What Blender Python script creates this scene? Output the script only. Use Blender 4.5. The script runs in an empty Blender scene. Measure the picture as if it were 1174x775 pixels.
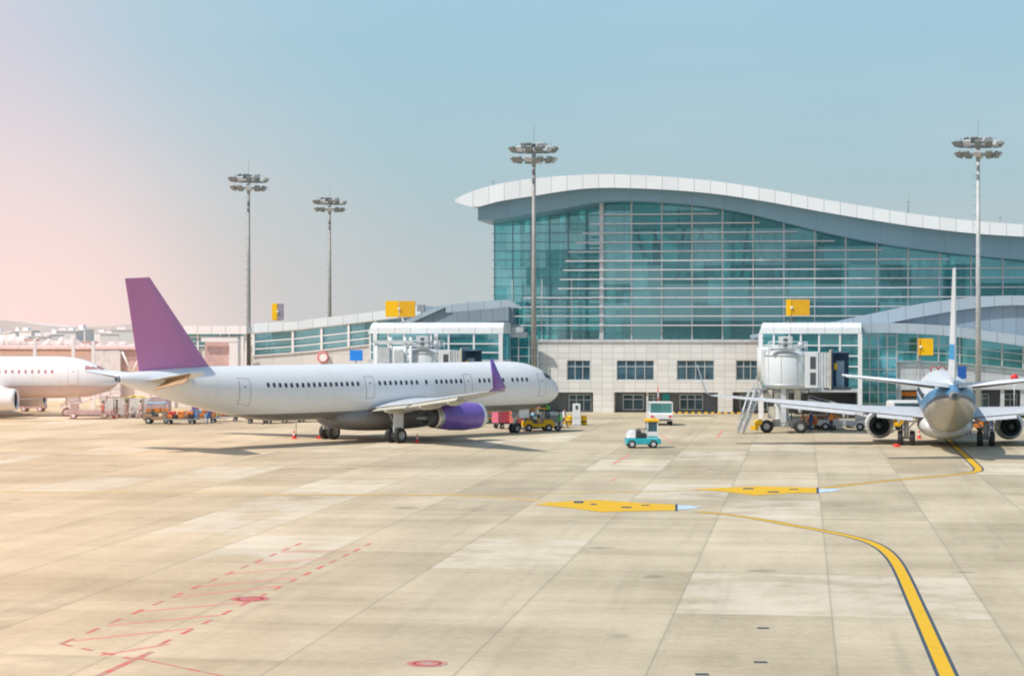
import bpy, math, random
from mathutils import Vector, Matrix
random.seed(7)
C = bpy.context.scene.collection
PI = math.pi
FPX, YH, CX, CAMZ = 2259.0, 379.9, 587.0, 8.42
def srgb(r, g, b):
    f = lambda c: (c/255)/12.92 if c <= 10 else (((c/255)+.055)/1.055)**2.4
    return (f(r), f(g), f(b), 1)

# ------------------------------------------------------------------ mesh builder
class MB:
    def __init__(s): s.v = []; s.f = []; s.m = []; s.sm = []
    def add(s, vs, fs, mi=0, smooth=False):
        o = len(s.v); s.v += [tuple(p) for p in vs]
        for f in fs: s.f.append([i+o for i in f]); s.m.append(mi); s.sm.append(smooth)
    def box(s, x0, x1, y0, y1, z0, z1, mi=0, M=None):
        vs = [Vector((x, y, z)) for x in (x0, x1) for y in (y0, y1) for z in (z0, z1)]
        if M is not None: vs = [M @ v for v in vs]
        s.add(vs, [(0,1,3,2),(4,6,7,5),(0,4,5,1),(2,3,7,6),(0,2,6,4),(1,5,7,3)], mi)
    def loft(s, rings, mi=0, smooth=True, caps=True, closed=True):
        n = len(rings[0]); vs = [p for r in rings for p in r]; fs = []
        for i in range(len(rings)-1):
            for j in range(n if closed else n-1):
                k = (j+1) % n
                fs.append((i*n+j, i*n+k, (i+1)*n+k, (i+1)*n+j))
        s.add(vs, fs, mi, smooth)
        if caps:
            s.add(rings[0], [list(range(n))[::-1]], mi); s.add(rings[-1], [list(range(n))], mi)
    def tube(s, p0, p1, r0, r1=None, n=8, mi=0, caps=True):
        p0 = Vector(p0); p1 = Vector(p1); r1 = r0 if r1 is None else r1
        d = (p1-p0).normalized(); a = Vector((0,0,1)) if abs(d.z) < .9 else Vector((1,0,0))
        e = d.cross(a).normalized(); g = d.cross(e)
        R = [[p+(e*math.cos(2*PI*i/n)+g*math.sin(2*PI*i/n))*r for i in range(n)] for p, r in ((p0, r0), (p1, r1))]
        s.loft(R, mi, n > 4, caps)
    def bar(s, p0, p1, w, h=None, mi=0):
        p0 = Vector(p0); p1 = Vector(p1); h = h or w
        d = (p1-p0).normalized(); a = Vector((0,0,1)) if abs(d.z) < .9 else Vector((0,1,0))
        e = d.cross(a).normalized()*w/2; g = d.cross(e).normalized()*h/2
        s.loft([[p+e+g, p-e+g, p-e-g, p+e-g] for p in (p0, p1)], mi, False)
    def lathe(s, prof, n=24, mi=0, axis='x', c=(0,0,0), mis=None):
        c = Vector(c)
        def P(a, r, t):
            x, y = r*math.cos(t), r*math.sin(t)
            return c+(Vector((a, x, y)) if axis == 'x' else Vector((x, a, y)) if axis == 'y' else Vector((x, y, a)))
        for i in range(len(prof)-1):
            (a0, r0), (a1, r1) = prof[i], prof[i+1]
            s.loft([[P(a0, r0, 2*PI*j/n) for j in range(n)], [P(a1, r1, 2*PI*j/n) for j in range(n)]], mis[i] if mis else mi, True, False)
    def poly(s, pts, mi=0): s.add(pts, [list(range(len(pts)))], mi)
    def build(s, name, mats, parent=None, bevel=0, weld=True):
        me = bpy.data.meshes.new(name); me.from_pydata(s.v, [], s.f)
        if not isinstance(mats, (list, tuple)): mats = [mats]
        for m in mats: me.materials.append(m)
        for p, mi, sm in zip(me.polygons, s.m, s.sm): p.material_index = mi; p.use_smooth = sm
        import bmesh
        bm = bmesh.new(); bm.from_mesh(me)
        if weld: bmesh.ops.remove_doubles(bm, verts=bm.verts, dist=.0004)
        bmesh.ops.recalc_face_normals(bm, faces=bm.faces); bm.to_mesh(me); bm.free()
        o = bpy.data.objects.new(name, me); C.objects.link(o)
        if parent: o.parent = parent
        if bevel:
            md = o.modifiers.new('bevel', 'BEVEL'); md.width = bevel; md.segments = 2; md.limit_method = 'ANGLE'
        return o
def tag(o, label=None, cat=None, group=None, kind=None):
    if label: o['label'] = label
    if cat: o['category'] = cat
    if group: o['group'] = group
    if kind: o['kind'] = kind
    return o
def thing(name, label, cat, loc=(0,0,0), rz=0, group=None):
    o = bpy.data.objects.new(name, None); C.objects.link(o); o.location = loc; o.rotation_euler = (0,0,rz)
    return tag(o, label, cat, group)
def copy_tree(o, parent=None):
    c = o.copy(); C.objects.link(c)
    if parent: c.parent = parent
    for ch in [k for k in bpy.data.objects if k.parent == o and k is not c]: copy_tree(ch, c)
    return c
def dup(o, loc, rz, label, group=None):
    c = copy_tree(o); c.location = loc; c.rotation_euler = (0,0,rz); c['label'] = label
    if group: c['group'] = group
    return c
def ground(px, py, z=0.0):
    Y = FPX*(CAMZ-z)/(py-YH); return Vector(((px-CX)/FPX*Y, Y, z))
def at(px, Y, z=0.0): return Vector(((px-CX)/FPX*Y, Y, z))

# ------------------------------------------------------------------ materials
def newmat(name):
    m = bpy.data.materials.new(name); m.use_nodes = True; nt = m.node_tree
    for n in list(nt.nodes): nt.nodes.remove(n)
    out = nt.nodes.new('ShaderNodeOutputMaterial'); return m, nt, out
def N(nt, t, **k):
    n = nt.nodes.new('ShaderNode'+t)
    for a, b in k.items(): setattr(n, a, b)
    return n
def math_(nt, op, a, b=None, c=None, clamp=False):
    n = N(nt, 'Math', operation=op, use_clamp=clamp)
    for i, x in enumerate((a, b, c)):
        if x is None: continue
        if isinstance(x, (int, float)): n.inputs[i].default_value = x
        else: nt.links.new(x, n.inputs[i])
    return n.outputs[0]
def mixc(nt, f, a, b, mode='MIX'):
    n = N(nt, 'MixRGB', blend_type=mode)
    for i, x in enumerate((f, a, b)):
        if isinstance(x, (int, float)): n.inputs[i].default_value = x
        elif isinstance(x, tuple): n.inputs[i].default_value = x if len(x) == 4 else (*x, 1)
        else: nt.links.new(x, n.inputs[i])
    return n.outputs[0]
def noise(nt, scale, detail=3, vec=None, rough=.55):
    n = N(nt, 'TexNoise'); n.inputs['Scale'].default_value = scale; n.inputs['Detail'].default_value = detail
    n.inputs['Roughness'].default_value = rough
    if vec is None: vec = N(nt, 'TexCoord').outputs['Object']
    nt.links.new(vec, n.inputs['Vector']); return n.outputs[0]
def ramp(nt, x, a, b, lo=0.0, hi=1.0):
    n = N(nt, 'MapRange'); n.interpolation_type = 'SMOOTHSTEP'
    nt.links.new(x, n.inputs[0])
    n.inputs[1].default_value = a; n.inputs[2].default_value = b; n.inputs[3].default_value = lo; n.inputs[4].default_value = hi
    return n.outputs[0]
def paint(name, col, rough=.45, metal=0.0, var=.12, scale=2.0, coat=0.0):
    m, nt, out = newmat(name); b = N(nt, 'BsdfPrincipled'); col = col[:3]
    nz = noise(nt, scale, 4)
    lo = tuple(c*(1-var) for c in col); hi = tuple(min(1, c*(1+var*.6)) for c in col)
    c = mixc(nt, ramp(nt, nz, .3, .7), lo, hi)
    nt.links.new(c, b.inputs['Base Color']); b.inputs['Roughness'].default_value = rough; b.inputs['Metallic'].default_value = metal
    if coat: b.inputs['Coat Weight'].default_value = coat
    nt.links.new(b.outputs[0], out.inputs[0]); return m
def panelled(name, col, su, sz, jw=.03, rough=.6, var=.12, joint=.55, off=(0,0), metal=0.0, sheen=None):
    """rectangular panels with joints, object x and z"""
    m, nt, out = newmat(name); b = N(nt, 'BsdfPrincipled')
    sp = N(nt, 'SeparateXYZ'); nt.links.new(N(nt, 'TexCoord').outputs['Object'], sp.inputs[0])
    xs = math_(nt, 'DIVIDE', math_(nt, 'ADD', sp.outputs[0], off[0]), su); zs = math_(nt, 'DIVIDE', math_(nt, 'ADD', sp.outputs[2], off[1]), sz)
    cx_ = N(nt, 'CombineXYZ'); nt.links.new(math_(nt, 'FLOOR', xs), cx_.inputs[0]); nt.links.new(math_(nt, 'FLOOR', zs), cx_.inputs[1])
    wn = N(nt, 'TexWhiteNoise'); nt.links.new(cx_.outputs[0], wn.inputs[0])
    nz = noise(nt, .7, 5)
    v = math_(nt, 'ADD', math_(nt, 'MULTIPLY', wn.outputs[0], .6), math_(nt, 'MULTIPLY', nz, .4))
    col = col[:3]
    c = mixc(nt, v, tuple(x*(1-var) for x in col), tuple(min(1, x*(1+var)) for x in col))
    jx = math_(nt, 'LESS_THAN', math_(nt, 'FRACT', xs), jw/su); jz = math_(nt, 'LESS_THAN', math_(nt, 'FRACT', zs), jw/sz)
    j = math_(nt, 'MULTIPLY', math_(nt, 'MAXIMUM', jx, jz), 1-joint)
    c = mixc(nt, j, c, tuple(x*.15 for x in col))
    nt.links.new(c, b.inputs['Base Color']); b.inputs['Roughness'].default_value = rough; b.inputs['Metallic'].default_value = metal
    nt.links.new(b.outputs[0], out.inputs[0]); return m
def glass(name, tint, dif, fd=.3, fg=.22, su=3.12, sz=.94, rough=.05):
    m, nt, out = newmat(name)
    sp = N(nt, 'SeparateXYZ'); nt.links.new(N(nt, 'TexCoord').outputs['Object'], sp.inputs[0])
    cb = N(nt, 'CombineXYZ'); nt.links.new(math_(nt, 'FLOOR', math_(nt, 'DIVIDE', sp.outputs[0], su)), cb.inputs[0]); nt.links.new(math_(nt, 'FLOOR', math_(nt, 'DIVIDE', sp.outputs[2], sz)), cb.inputs[1])
    wn = N(nt, 'TexWhiteNoise'); nt.links.new(cb.outputs[0], wn.inputs[0])
    big = noise(nt, .09, 3)
    v = math_(nt, 'ADD', math_(nt, 'MULTIPLY', wn.outputs[0], .35), math_(nt, 'MULTIPLY', ramp(nt, big, .35, .65), .65))
    t = N(nt, 'BsdfTransparent'); nt.links.new(mixc(nt, v, tuple(x*.75 for x in tint), tuple(min(1, x*1.15) for x in tint)), t.inputs[0])
    d = N(nt, 'BsdfDiffuse'); nt.links.new(mixc(nt, v, tuple(x*.55 for x in dif), tuple(x*1.5 for x in dif)), d.inputs[0])
    g = N(nt, 'BsdfGlossy'); g.inputs['Color'].default_value = (.34, .74, .84, 1); g.inputs['Roughness'].default_value = rough
    mg = N(nt, 'Mapping'); mg.inputs['Scale'].default_value = (1/(su*1.01), 1, 1/(sz*2.02)); nt.links.new(N(nt, 'TexCoord').outputs['Object'], mg.inputs[0])
    fl = N(nt, 'VectorMath', operation='FLOOR'); nt.links.new(mg.outputs[0], fl.inputs[0])
    bn = N(nt, 'TexNoise'); bn.inputs['Scale'].default_value = .47; bn.inputs['Detail'].default_value = 1; nt.links.new(fl.outputs[0], bn.inputs['Vector'])
    blocky = ramp(nt, bn.outputs[0], .42, .60)
    a = N(nt, 'MixShader'); a.inputs[0].default_value = fd; nt.links.new(t.outputs[0], a.inputs[1]); nt.links.new(d.outputs[0], a.inputs[2])
    b = N(nt, 'MixShader'); nt.links.new(math_(nt, 'ADD', math_(nt, 'MULTIPLY', blocky, fg*1.15), fg*.45), b.inputs[0]); nt.links.new(a.outputs[0], b.inputs[1]); nt.links.new(g.outputs[0], b.inputs[2])
    nt.links.new(b.outputs[0], out.inputs[0]); return m
def livery(name, low, high, z0, band=None, rough=.32, jets=False):
    """fuselage paint: lower colour under a line, optional coloured band above it (real paint scheme, object space)"""
    m, nt, out = newmat(name); b = N(nt, 'BsdfPrincipled')
    sp = N(nt, 'SeparateXYZ'); nt.links.new(N(nt, 'TexCoord').outputs['Object'], sp.inputs[0])
    line = ramp(nt, sp.outputs[0], band[0], band[1], band[2], z0) if band else None
    t = math_(nt, 'SUBTRACT', sp.outputs[2], line if band else z0)
    nz = noise(nt, 1.2, 4)
    top = mixc(nt, nz, tuple(x*.9 for x in high[:3]), high); lo = mixc(nt, nz, tuple(x*.8 for x in low[:3]), low)
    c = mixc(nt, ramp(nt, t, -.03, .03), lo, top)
    if band:
        c = mixc(nt, math_(nt, 'MULTIPLY', ramp(nt, t, -.02, .02), ramp(nt, t, .72, .76, 1, 0)), c, band[3])
        c = mixc(nt, math_(nt, 'MULTIPLY', ramp(nt, t, -.24, -.20), ramp(nt, t, .02, .05, 1, 0)), c, (.02, .03, .07, 1))
    # frame joints along the hull
    fr = math_(nt, 'LESS_THAN', math_(nt, 'FRACT', math_(nt, 'DIVIDE', sp.outputs[0], 2.65)), .012)
    c = mixc(nt, math_(nt, 'MULTIPLY', fr, .22), c, (.2, .22, .25, 1))
    nt.links.new(c, b.inputs['Base Color']); b.inputs['Roughness'].default_value = rough
    nt.links.new(b.outputs[0], out.inputs[0]); return m

ALPHA = math.radians(8.4); SA, CA = math.sin(ALPHA), math.cos(ALPHA)
def concrete():
    m, nt, out = newmat('apron_concrete'); b = N(nt, 'BsdfPrincipled')
    tc = N(nt, 'TexCoord').outputs['Object']
    sp = N(nt, 'SeparateXYZ'); nt.links.new(tc, sp.inputs[0]); u, v = sp.outputs[0], sp.outputs[1]
    us = math_(nt, 'DIVIDE', math_(nt, 'SUBTRACT', u, .85), 4.66); vs = math_(nt, 'DIVIDE', math_(nt, 'ADD', v, 1.0), 5.0)
    fu, fv = math_(nt, 'FLOOR', us), math_(nt, 'FLOOR', vs)
    cb = N(nt, 'CombineXYZ'); nt.links.new(fu, cb.inputs[0]); nt.links.new(fv, cb.inputs[1])
    w1 = N(nt, 'TexWhiteNoise'); nt.links.new(cb.outputs[0], w1.inputs[0])
    cb2 = N(nt, 'CombineXYZ'); nt.links.new(fu, cb2.inputs[0]); nt.links.new(math_(nt, 'FLOOR', math_(nt, 'DIVIDE', vs, 3.0)), cb2.inputs[1]); cb2.inputs[2].default_value = 5.3
    w2 = N(nt, 'TexWhiteNoise'); nt.links.new(cb2.outputs[0], w2.inputs[0])
    mp = N(nt, 'Mapping'); mp.inputs['Scale'].default_value = (.12, 1.0, 1); nt.links.new(tc, mp.inputs[0])
    streak = noise(nt, .55, 6, mp.outputs[0], .65)
    mp2 = N(nt, 'Mapping'); mp2.inputs['Scale'].default_value = (1.0, .16, 1); nt.links.new(tc, mp2.inputs[0])
    streak2 = noise(nt, .5, 5, mp2.outputs[0], .6)
    blot = noise(nt, .085, 5, tc); fine = noise(nt, 3.0, 6, tc, .7); grit = noise(nt, 22, 3, tc, .6)
    def w(x, k): return math_(nt, 'MULTIPLY', math_(nt, 'SUBTRACT', x, .5), k)
    s = w(w1.outputs[0], .14)
    for x, k in ((w2.outputs[0], .24), (streak, .70), (streak2, .6), (blot, 1.25), (fine, .62), (grit, .22)): s = math_(nt, 'ADD', s, w(x, k))
    val = math_(nt, 'ADD', s, .5, clamp=True)
    cool = mixc(nt, val, (.315, .26, .17), (.69, .59, .425)); warm = mixc(nt, val, (.50, .345, .20), (.90, .66, .43))
    # the warm glow at the left is painted into the concrete colour
    geo = N(nt, 'NewGeometry'); gs = N(nt, 'SeparateXYZ'); nt.links.new(geo.outputs['Position'], gs.inputs[0])
    side = ramp(nt, math_(nt, 'DIVIDE', gs.outputs[0], math_(nt, 'ADD', gs.outputs[1], 30)), .03, -.24)
    c = mixc(nt, side, cool, warm)
    cb3 = N(nt, 'CombineXYZ'); nt.links.new(fu, cb3.inputs[0]); nt.links.new(math_(nt, 'FLOOR', math_(nt, 'DIVIDE', vs, 2.0)), cb3.inputs[1]); cb3.inputs[2].default_value = 11.7
    w3 = N(nt, 'TexWhiteNoise'); nt.links.new(cb3.outputs[0], w3.inputs[0]); soft = ramp(nt, noise(nt, .35, 5, tc, .65), .35, .6)
    c = mixc(nt, math_(nt, 'MULTIPLY', ramp(nt, w3.outputs[0], .86, .88, 0, .30), soft), c, (.86, .80, .70))
    c = mixc(nt, math_(nt, 'MULTIPLY', ramp(nt, w3.outputs[0], .10, .12, .30, 0), soft), c, (.27, .225, .15))
    # faint rubber streaks running with the taxi direction
    mp3 = N(nt, 'Mapping'); mp3.inputs['Scale'].default_value = (1.0, .03, 1); nt.links.new(tc, mp3.inputs[0])
    c = mixc(nt, ramp(nt, noise(nt, .9, 4, mp3.outputs[0], .6), .56, .74, 0, .18), c, (.19, .165, .13))
    # dark sealed joints
    ju = math_(nt, 'SUBTRACT', .5, math_(nt, 'ABSOLUTE', math_(nt, 'SUBTRACT', math_(nt, 'FRACT', us), .5)))
    jv = math_(nt, 'SUBTRACT', .5, math_(nt, 'ABSOLUTE', math_(nt, 'SUBTRACT', math_(nt, 'FRACT', vs), .5)))
    j = math_(nt, 'MAXIMUM', ramp(nt, ju, .003, .008, .42, 0), ramp(nt, jv, .003, .008, .20, 0))
    edge = math_(nt, 'MULTIPLY', ramp(nt, ju, .0, .05, .10, 0), noise(nt, .8, 3, tc))
    c = mixc(nt, j, c, (.20, .175, .14)); c = mixc(nt, edge, c, (.16, .14, .11))
    # oil spots and small cracks
    sp2 = noise(nt, .45, 2, tc, .3)
    c = mixc(nt, ramp(nt, sp2, .70, .80, 0, .45), c, (.12, .10, .085))
    cr = noise(nt, 1.1, 8, tc, .8)
    c = mixc(nt, ramp(nt, cr, .70, .78, 0, .35), c, (.16, .14, .12))
    nt.links.new(c, b.inputs['Base Color']); b.inputs['Roughness'].default_value = .8; b.inputs['Specular IOR Level'].default_value = .3
    nt.links.new(b.outputs[0], out.inputs[0]); return m
def worn_paint(name, col, wear=.45, under=(.42, .36, .28)):
    m, nt, out = newmat(name); b = N(nt, 'BsdfPrincipled'); geo = N(nt, 'NewGeometry').outputs['Position']
    a = noise(nt, 2.2, 6, geo, .75); a2 = noise(nt, .35, 3, geo)
    f = ramp(nt, math_(nt, 'ADD', math_(nt, 'MULTIPLY', a, .7), math_(nt, 'MULTIPLY', a2, .3)), wear+.12, wear-.08, 0, 1)
    c = mixc(nt, f, col, under); nt.links.new(c, b.inputs['Base Color']); b.inputs['Roughness'].default_value = .7
    nt.links.new(b.outputs[0], out.inputs[0]); return m

M = {}
M['white'] = paint('white_paint', (.78, .80, .82), .35, var=.06, coat=.3)
M['white_haze'] = paint('haze_tinted_white_paint', (.93, .86, .85), .5, var=.05)  # white with the pinkish left-hand haze mixed into its colour
M['roofwhite'] = panelled('white_roof_panels', (.74, .79, .82), 1.62, 30, .07, .4, .08, .55)
M['roofhaze'] = panelled('haze_tinted_roof_panels', (.88, .83, .82), 1.62, 30, .07, .5, .05, .5)  # left-hand version of the roof white, haze warmth put into the colour
M['band'] = panelled('blue_grey_fascia_panels', (.20, .35, .44), 3.15, 30, .04, .4, .08, .7)
M['stone'] = panelled('pale_stone_tiles', (.74, .725, .70), 1.15, .62, .035, .7, .09, .45)
M['greywall'] = panelled('grey_recess_wall', (.155, .175, .20), 1.6, .9, .03, .6, .1, .6)
M['bluepanel'] = panelled('blue_grey_wall_panels', (.27, .35, .42), 1.25, 6, .05, .45, .10, .5)
M['bluelight'] = panelled('light_blue_grey_roof_panels', (.38, .47, .55), 1.7, 30, .07, .4, .10, .5)
M['lightwall'] = panelled('light_grey_wall_panels', (.50, .54, .57), 1.9, 1.4, .04, .6, .08, .6)
M['hazewall'] = panelled('haze_tinted_wall_panels', (.93, .76, .72), 2.2, 2.2, .05, .7, .06, .7)  # pink stands in for the glow over the left side
M['hazedark'] = paint('haze_lifted_dark_panels', (.66, .44, .41), .7)  # darks lifted to pink to carry the haze in front of them
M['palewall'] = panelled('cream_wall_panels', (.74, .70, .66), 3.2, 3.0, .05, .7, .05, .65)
M['glass'] = glass('teal_curtain_glass', (.50, .93, .98), (.09, .56, .63), .22, .24)
M['glass_left'] = glass('teal_side_glass', (.52, .95, .98), (.12, .60, .66), .22, .24, 2.1, .94)
M['glass_link'] = glass('pale_teal_link_glass', (.40, .85, .88), (.06, .32, .36), .32, .30, 2.0, 1.1)
M['glass_far'] = glass('grey_teal_far_glass', (.55, .80, .82), (.32, .46, .48), .42, .26, 2.5, 1.1)
M['pane'] = paint('dark_blue_window_pane', (.05, .12, .17), .08, var=.5, scale=.6)
M['mull'] = paint('silver_mullion', (.55, .60, .62), .4, .3)
M['louvre'] = paint('pale_louvre_blade', (.60, .61, .65), .4, .1)
M['darkmull'] = paint('dark_teal_mullion', (.12, .25, .28), .4, .3)
M['int_wall'] = panelled('interior_back_wall', (.34, .52, .52), 6.3, 4.0, .3, .8, .75, .3)
M['int_light'] = paint('interior_white_plaster', (.88, .92, .90), .7)
M['int_dark'] = paint('interior_dark_steel', (.03, .06, .07), .6)
M['grey'] = paint('mid_grey_metal', (.33, .35, .37), .45, .3)
M['lgrey'] = paint('light_grey_metal', (.56, .60, .62), .45, .2)
M['dgrey'] = paint('dark_grey_metal', (.075, .085, .095), .5, .2)
M['lampgrey'] = paint('lamp_housing_grey', (.22, .245, .235), .5)
M['navy'] = paint('dark_blue_lining', (.05, .11, .19), .6)
M['rubber'] = paint('tyre_rubber', (.028, .030, .033), .75)
M['rub_haze'] = paint('haze_lifted_tyre_rubber', (.50, .27, .25), .8)  # black rubber lightened and reddened as seen through haze, not worn
M['steel'] = paint('brushed_steel', (.50, .50, .50), .3, .8)
M['yellow'] = paint('yellow_box_paint', (.93, .53, .0), .5, var=.06)
M['yellow2'] = paint('deep_yellow_box_paint', (.78, .42, .01), .5, var=.06)
M['lavender'] = paint('lavender_grey_side', (.30, .28, .36), .6)
M['purple'] = paint('plum_tail_paint', (.55, .20, .41), .45, var=.04, scale=.3, coat=.3)  # plum paint pushed pinker and brighter to carry the left haze glow
M['violet'] = paint('violet_nacelle_paint', (.19, .10, .44), .30, var=.12, coat=.4)
M['tan'] = paint('tan_elevator', (.46, .30, .18), .6)
M['cream'] = paint('cream_wing_underside', (.52, .50, .42), .45)
M['wing'] = paint('light_grey_wing', (.56, .58, .60), .4, var=.08)
M['wingwhite'] = paint('white_wing_edge', (.80, .82, .84), .35)
M['door'] = paint('door_outline_grey', (.22, .23, .26), .5)
M['cabinglass'] = paint('cabin_window_dark', (.045, .055, .08), .25)
M['orange'] = paint('orange_paint', (.78, .25, .03), .5)
M['red'] = paint('red_paint', (.72, .04, .04), .5)
M['pink'] = paint('pink_curtain', (.62, .14, .22), .7)
M['coral'] = paint('coral_curtain', (.72, .20, .15), .7)
M['blue'] = paint('bright_blue_panel', (.01, .25, .85), .5, var=.04)
M['royal'] = paint('royal_blue_panel', (.01, .10, .42), .5, var=.04)
M['turq'] = paint('turquoise_paint', (.02, .42, .50), .4, coat=.3)
M['skyblue'] = paint('sky_blue_canvas', (.30, .62, .80), .7)
M['tarp'] = paint('yellow_tarp', (.85, .70, .10), .8)
M['cones'] = paint('cone_red', (.80, .06, .04), .6)
M['hivis'] = paint('green_vest', (.12, .62, .10), .7)
M['skin'] = paint('skin', (.48, .30, .21), .6)
M['cloth'] = paint('dark_work_clothes', (.05, .06, .09), .85)
M['clothwarm'] = paint('brown_work_clothes', (.42, .25, .21), .85)
M['clothblue'] = paint('blue_work_clothes', (.04, .10, .28), .85)
M['hair'] = paint('dark_hair', (.02, .018, .016), .7)
M['line_y'] = worn_paint('yellow_line_paint', (.72, .42, .0), .36, (.42,.28,.08))
M['line_faint'] = worn_paint('faded_yellow_line_paint', (.72, .44, .08), .42)
M['line_b'] = worn_paint('black_line_border', (.05, .075, .10), .28)
M['line_r'] = worn_paint('red_line_paint', (.72, .12, .09), .45)
M['line_rf'] = worn_paint('faded_red_line_paint', (.74, .24, .19), .40, (.62, .40, .32))
M['line_bl'] = worn_paint('pale_blue_line_paint', (.50, .66, .80), .42)
M['tealsign'] = paint('teal_sign_panel', (.01, .33, .38), .5)
M['boxfill'] = paint('crate_brown', (.35, .22, .14), .8)

# ------------------------------------------------------------------ ground
b = MB(); b.add([(-9000,-400,0),(9000,-400,0),(9000,12000,0),(-9000,12000,0)], [(0,1,2,3)])
o = b.build('ground', paint('dry_grass_ground', (.42, .36, .25), .9, var=.3, scale=.01)); tag(o, kind='structure')
b = MB(); b.add([(-420,-60,.004),(420,-60,.004),(420,330,.004),(-420,330,.004)], [(0,1,2,3)])
apron = b.build('apron', concrete()); apron.rotation_euler = (0,0,-ALPHA); tag(apron, kind='structure')

def smooth_path(pts, n=8):
    out = []
    P = [pts[0]*2-pts[1]]+pts+[pts[-1]*2-pts[-2]]
    for i in range(1, len(P)-2):
        for k in range(n):
            t = k/n; a, b_, c, d = P[i-1], P[i], P[i+1], P[i+2]
            out.append(.5*((2*b_)+(c-a)*t+(2*a-5*b_+4*c-d)*t*t+(3*b_-a-3*c+d)*t**3))
    out.append(pts[-1]); return out
def strip(b, pts, w, z, off=0.0):
    L = []
    for i, p in enumerate(pts):
        d = (pts[min(i+1, len(pts)-1)]-pts[max(i-1, 0)]); d = Vector((d.x, d.y, 0)).normalized(); n = Vector((-d.y, d.x, 0))
        c = Vector((p.x, p.y, z))+n*off
        L.append((c+n*w/2, c-n*w/2))
    vs = [q for p in L for q in p]
    b.add(vs, [(2*i, 2*i+1, 2*i+3, 2*i+2) for i in range(len(L)-1)])
def mark(name, mat, b): o = b.build(name, mat); tag(o, kind='structure'); return o
def line_px(px, w, mat, name, z=.008, outline=None, n=8):
    pts = smooth_path([ground(*p) for p in px], n)
    b = MB(); strip(b, pts, w, z); mark(name, mat, b)
    if outline:
        b = MB(); strip(b, pts, outline, z, w/2+outline/2); mark('line_border', M['line_b'], b)
        b = MB(); strip(b, pts, outline, z, -w/2-outline/2); mark('line_border', M['line_b'], b)
line_px([(800,586.5),(830,589.5),(870,595),(905,601.5),(950,609.5),(985,617.5),(1006,625.5),(1021,637),(1033,655),(1052,697),(1071,740),(1090,783),(1104,815)], .37, M['line_y'], 'yellow_taxi_line', outline=.10)
line_px([(935,560.5),(985,554.5),(1040,549),(1080,545.5),(1105,543),(1119,540.5),(1121.5,537),(1115,530),(1103,519),(1091,508),(1084,499),(1079,491)], .42, M['line_y'], 'yellow_taxi_line', outline=.12)
line_px([(-40,563.5),(150,564.5),(330,566),(500,568),(580,570.5),(640,577)], .34, M['line_faint'], 'faded_taxi_line')
line_px([(300,568),(470,567.2),(600,566.2),(720,564.2),(815,561.5)], .30, M['line_faint'], 'faded_taxi_line', z=.012)
def wedge(poly, name):
    b = MB(); b.poly([ground(*p)+Vector((0,0,.016)) for p in poly]); mark(name, M['line_y'], b)
wedge([(612,578.3),(645,575.2),(685,573),(735,576.8),(775,578.6),(775,585.2),(725,586.2),(690,587.2),(650,582)], 'yellow_stand_marking')
wedge([(795,561),(830,559.2),(870,557.6),(905,558.4),(937,559.4),(937,565.2),(905,565.6),(865,568),(830,563.6)], 'yellow_stand_marking')
b = MB()
for (x0, x1, y0, y1) in ((774,776.8,578,586),(936,938.6,559,565.8),(658,669,574.6,577),(712,724,581,582.4),(677,684,577.6,579),(852,864,559.6,561),(880,893,563.4,564.8),(735,745,578.8,579.8),(905,915,560.6,561.6)):
    b.poly([ground(*p)+Vector((0,0,.020)) for p in ((x0,y0),(x1,y0),(x1,y1),(x0,y1))])
mark('black_stand_marking', M['line_b'], b)
b = MB()
for poly in ([(777,578.8),(806,580.6),(796,583.0),(777,584.8)], [(939,560),(966,560.8),(955,563.4),(939,565)]):
    b.poly([ground(*p)+Vector((0,0,.016)) for p in poly])
mark('pale_blue_marking', M['line_bl'], b)
# red hatched no-parking box
b = MB(); bf = MB()
def dashes(b, p, q, w, on, off, z=.008, solid=False):
    p, q = ground(*p), ground(*q); d = (q-p); L = d.length; d.normalize(); s = 0
    if solid: strip(b, [p, q], w, z); return
    while s < L:
        strip(b, [p+d*s, p+d*min(L, s+on)], w, z); s += on+off
dashes(b, (70,738), (345,622.5), .14, .95, .95)
dashes(b, (183,739), (425,622.5), .14, .95, .95)
dashes(b, (174,747), (110,776), .20, 1, 0, solid=True); dashes(b, (161,755), (275,779), .10, 1, 0, solid=True)
dashes(b, (70,738), (151,755), .14, .55, .45); dashes(b, (-20,775), (110,776), .10, 1, 0, solid=True)
for p, q in (((83,734.5),(221,720)),((115,751),(195,738)),((122,717),(252,705)),((160,701),(285,690)),((200,685),(318,672)),((222,673),(338,662)),((262,658),(352,650)),((292,646),(375,640)),((322,633),(402,630))):
    dashes(bf, p, q, .17, 1, 0, z=.006, solid=True)
mark('red_dashed_marking', M['line_r'], b); mark('faded_red_hatching', M['line_rf'], bf)
b = MB()
for p, q, w in (((703,532),(722,521),.16),((822,502),(829,493),.16),((757,498),(772,508),.12),((700,551),(706,548),.12)): dashes(b, p, q, w, 1, 0, solid=True)
mark('red_service_marking', M['line_rf'], b)
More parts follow.
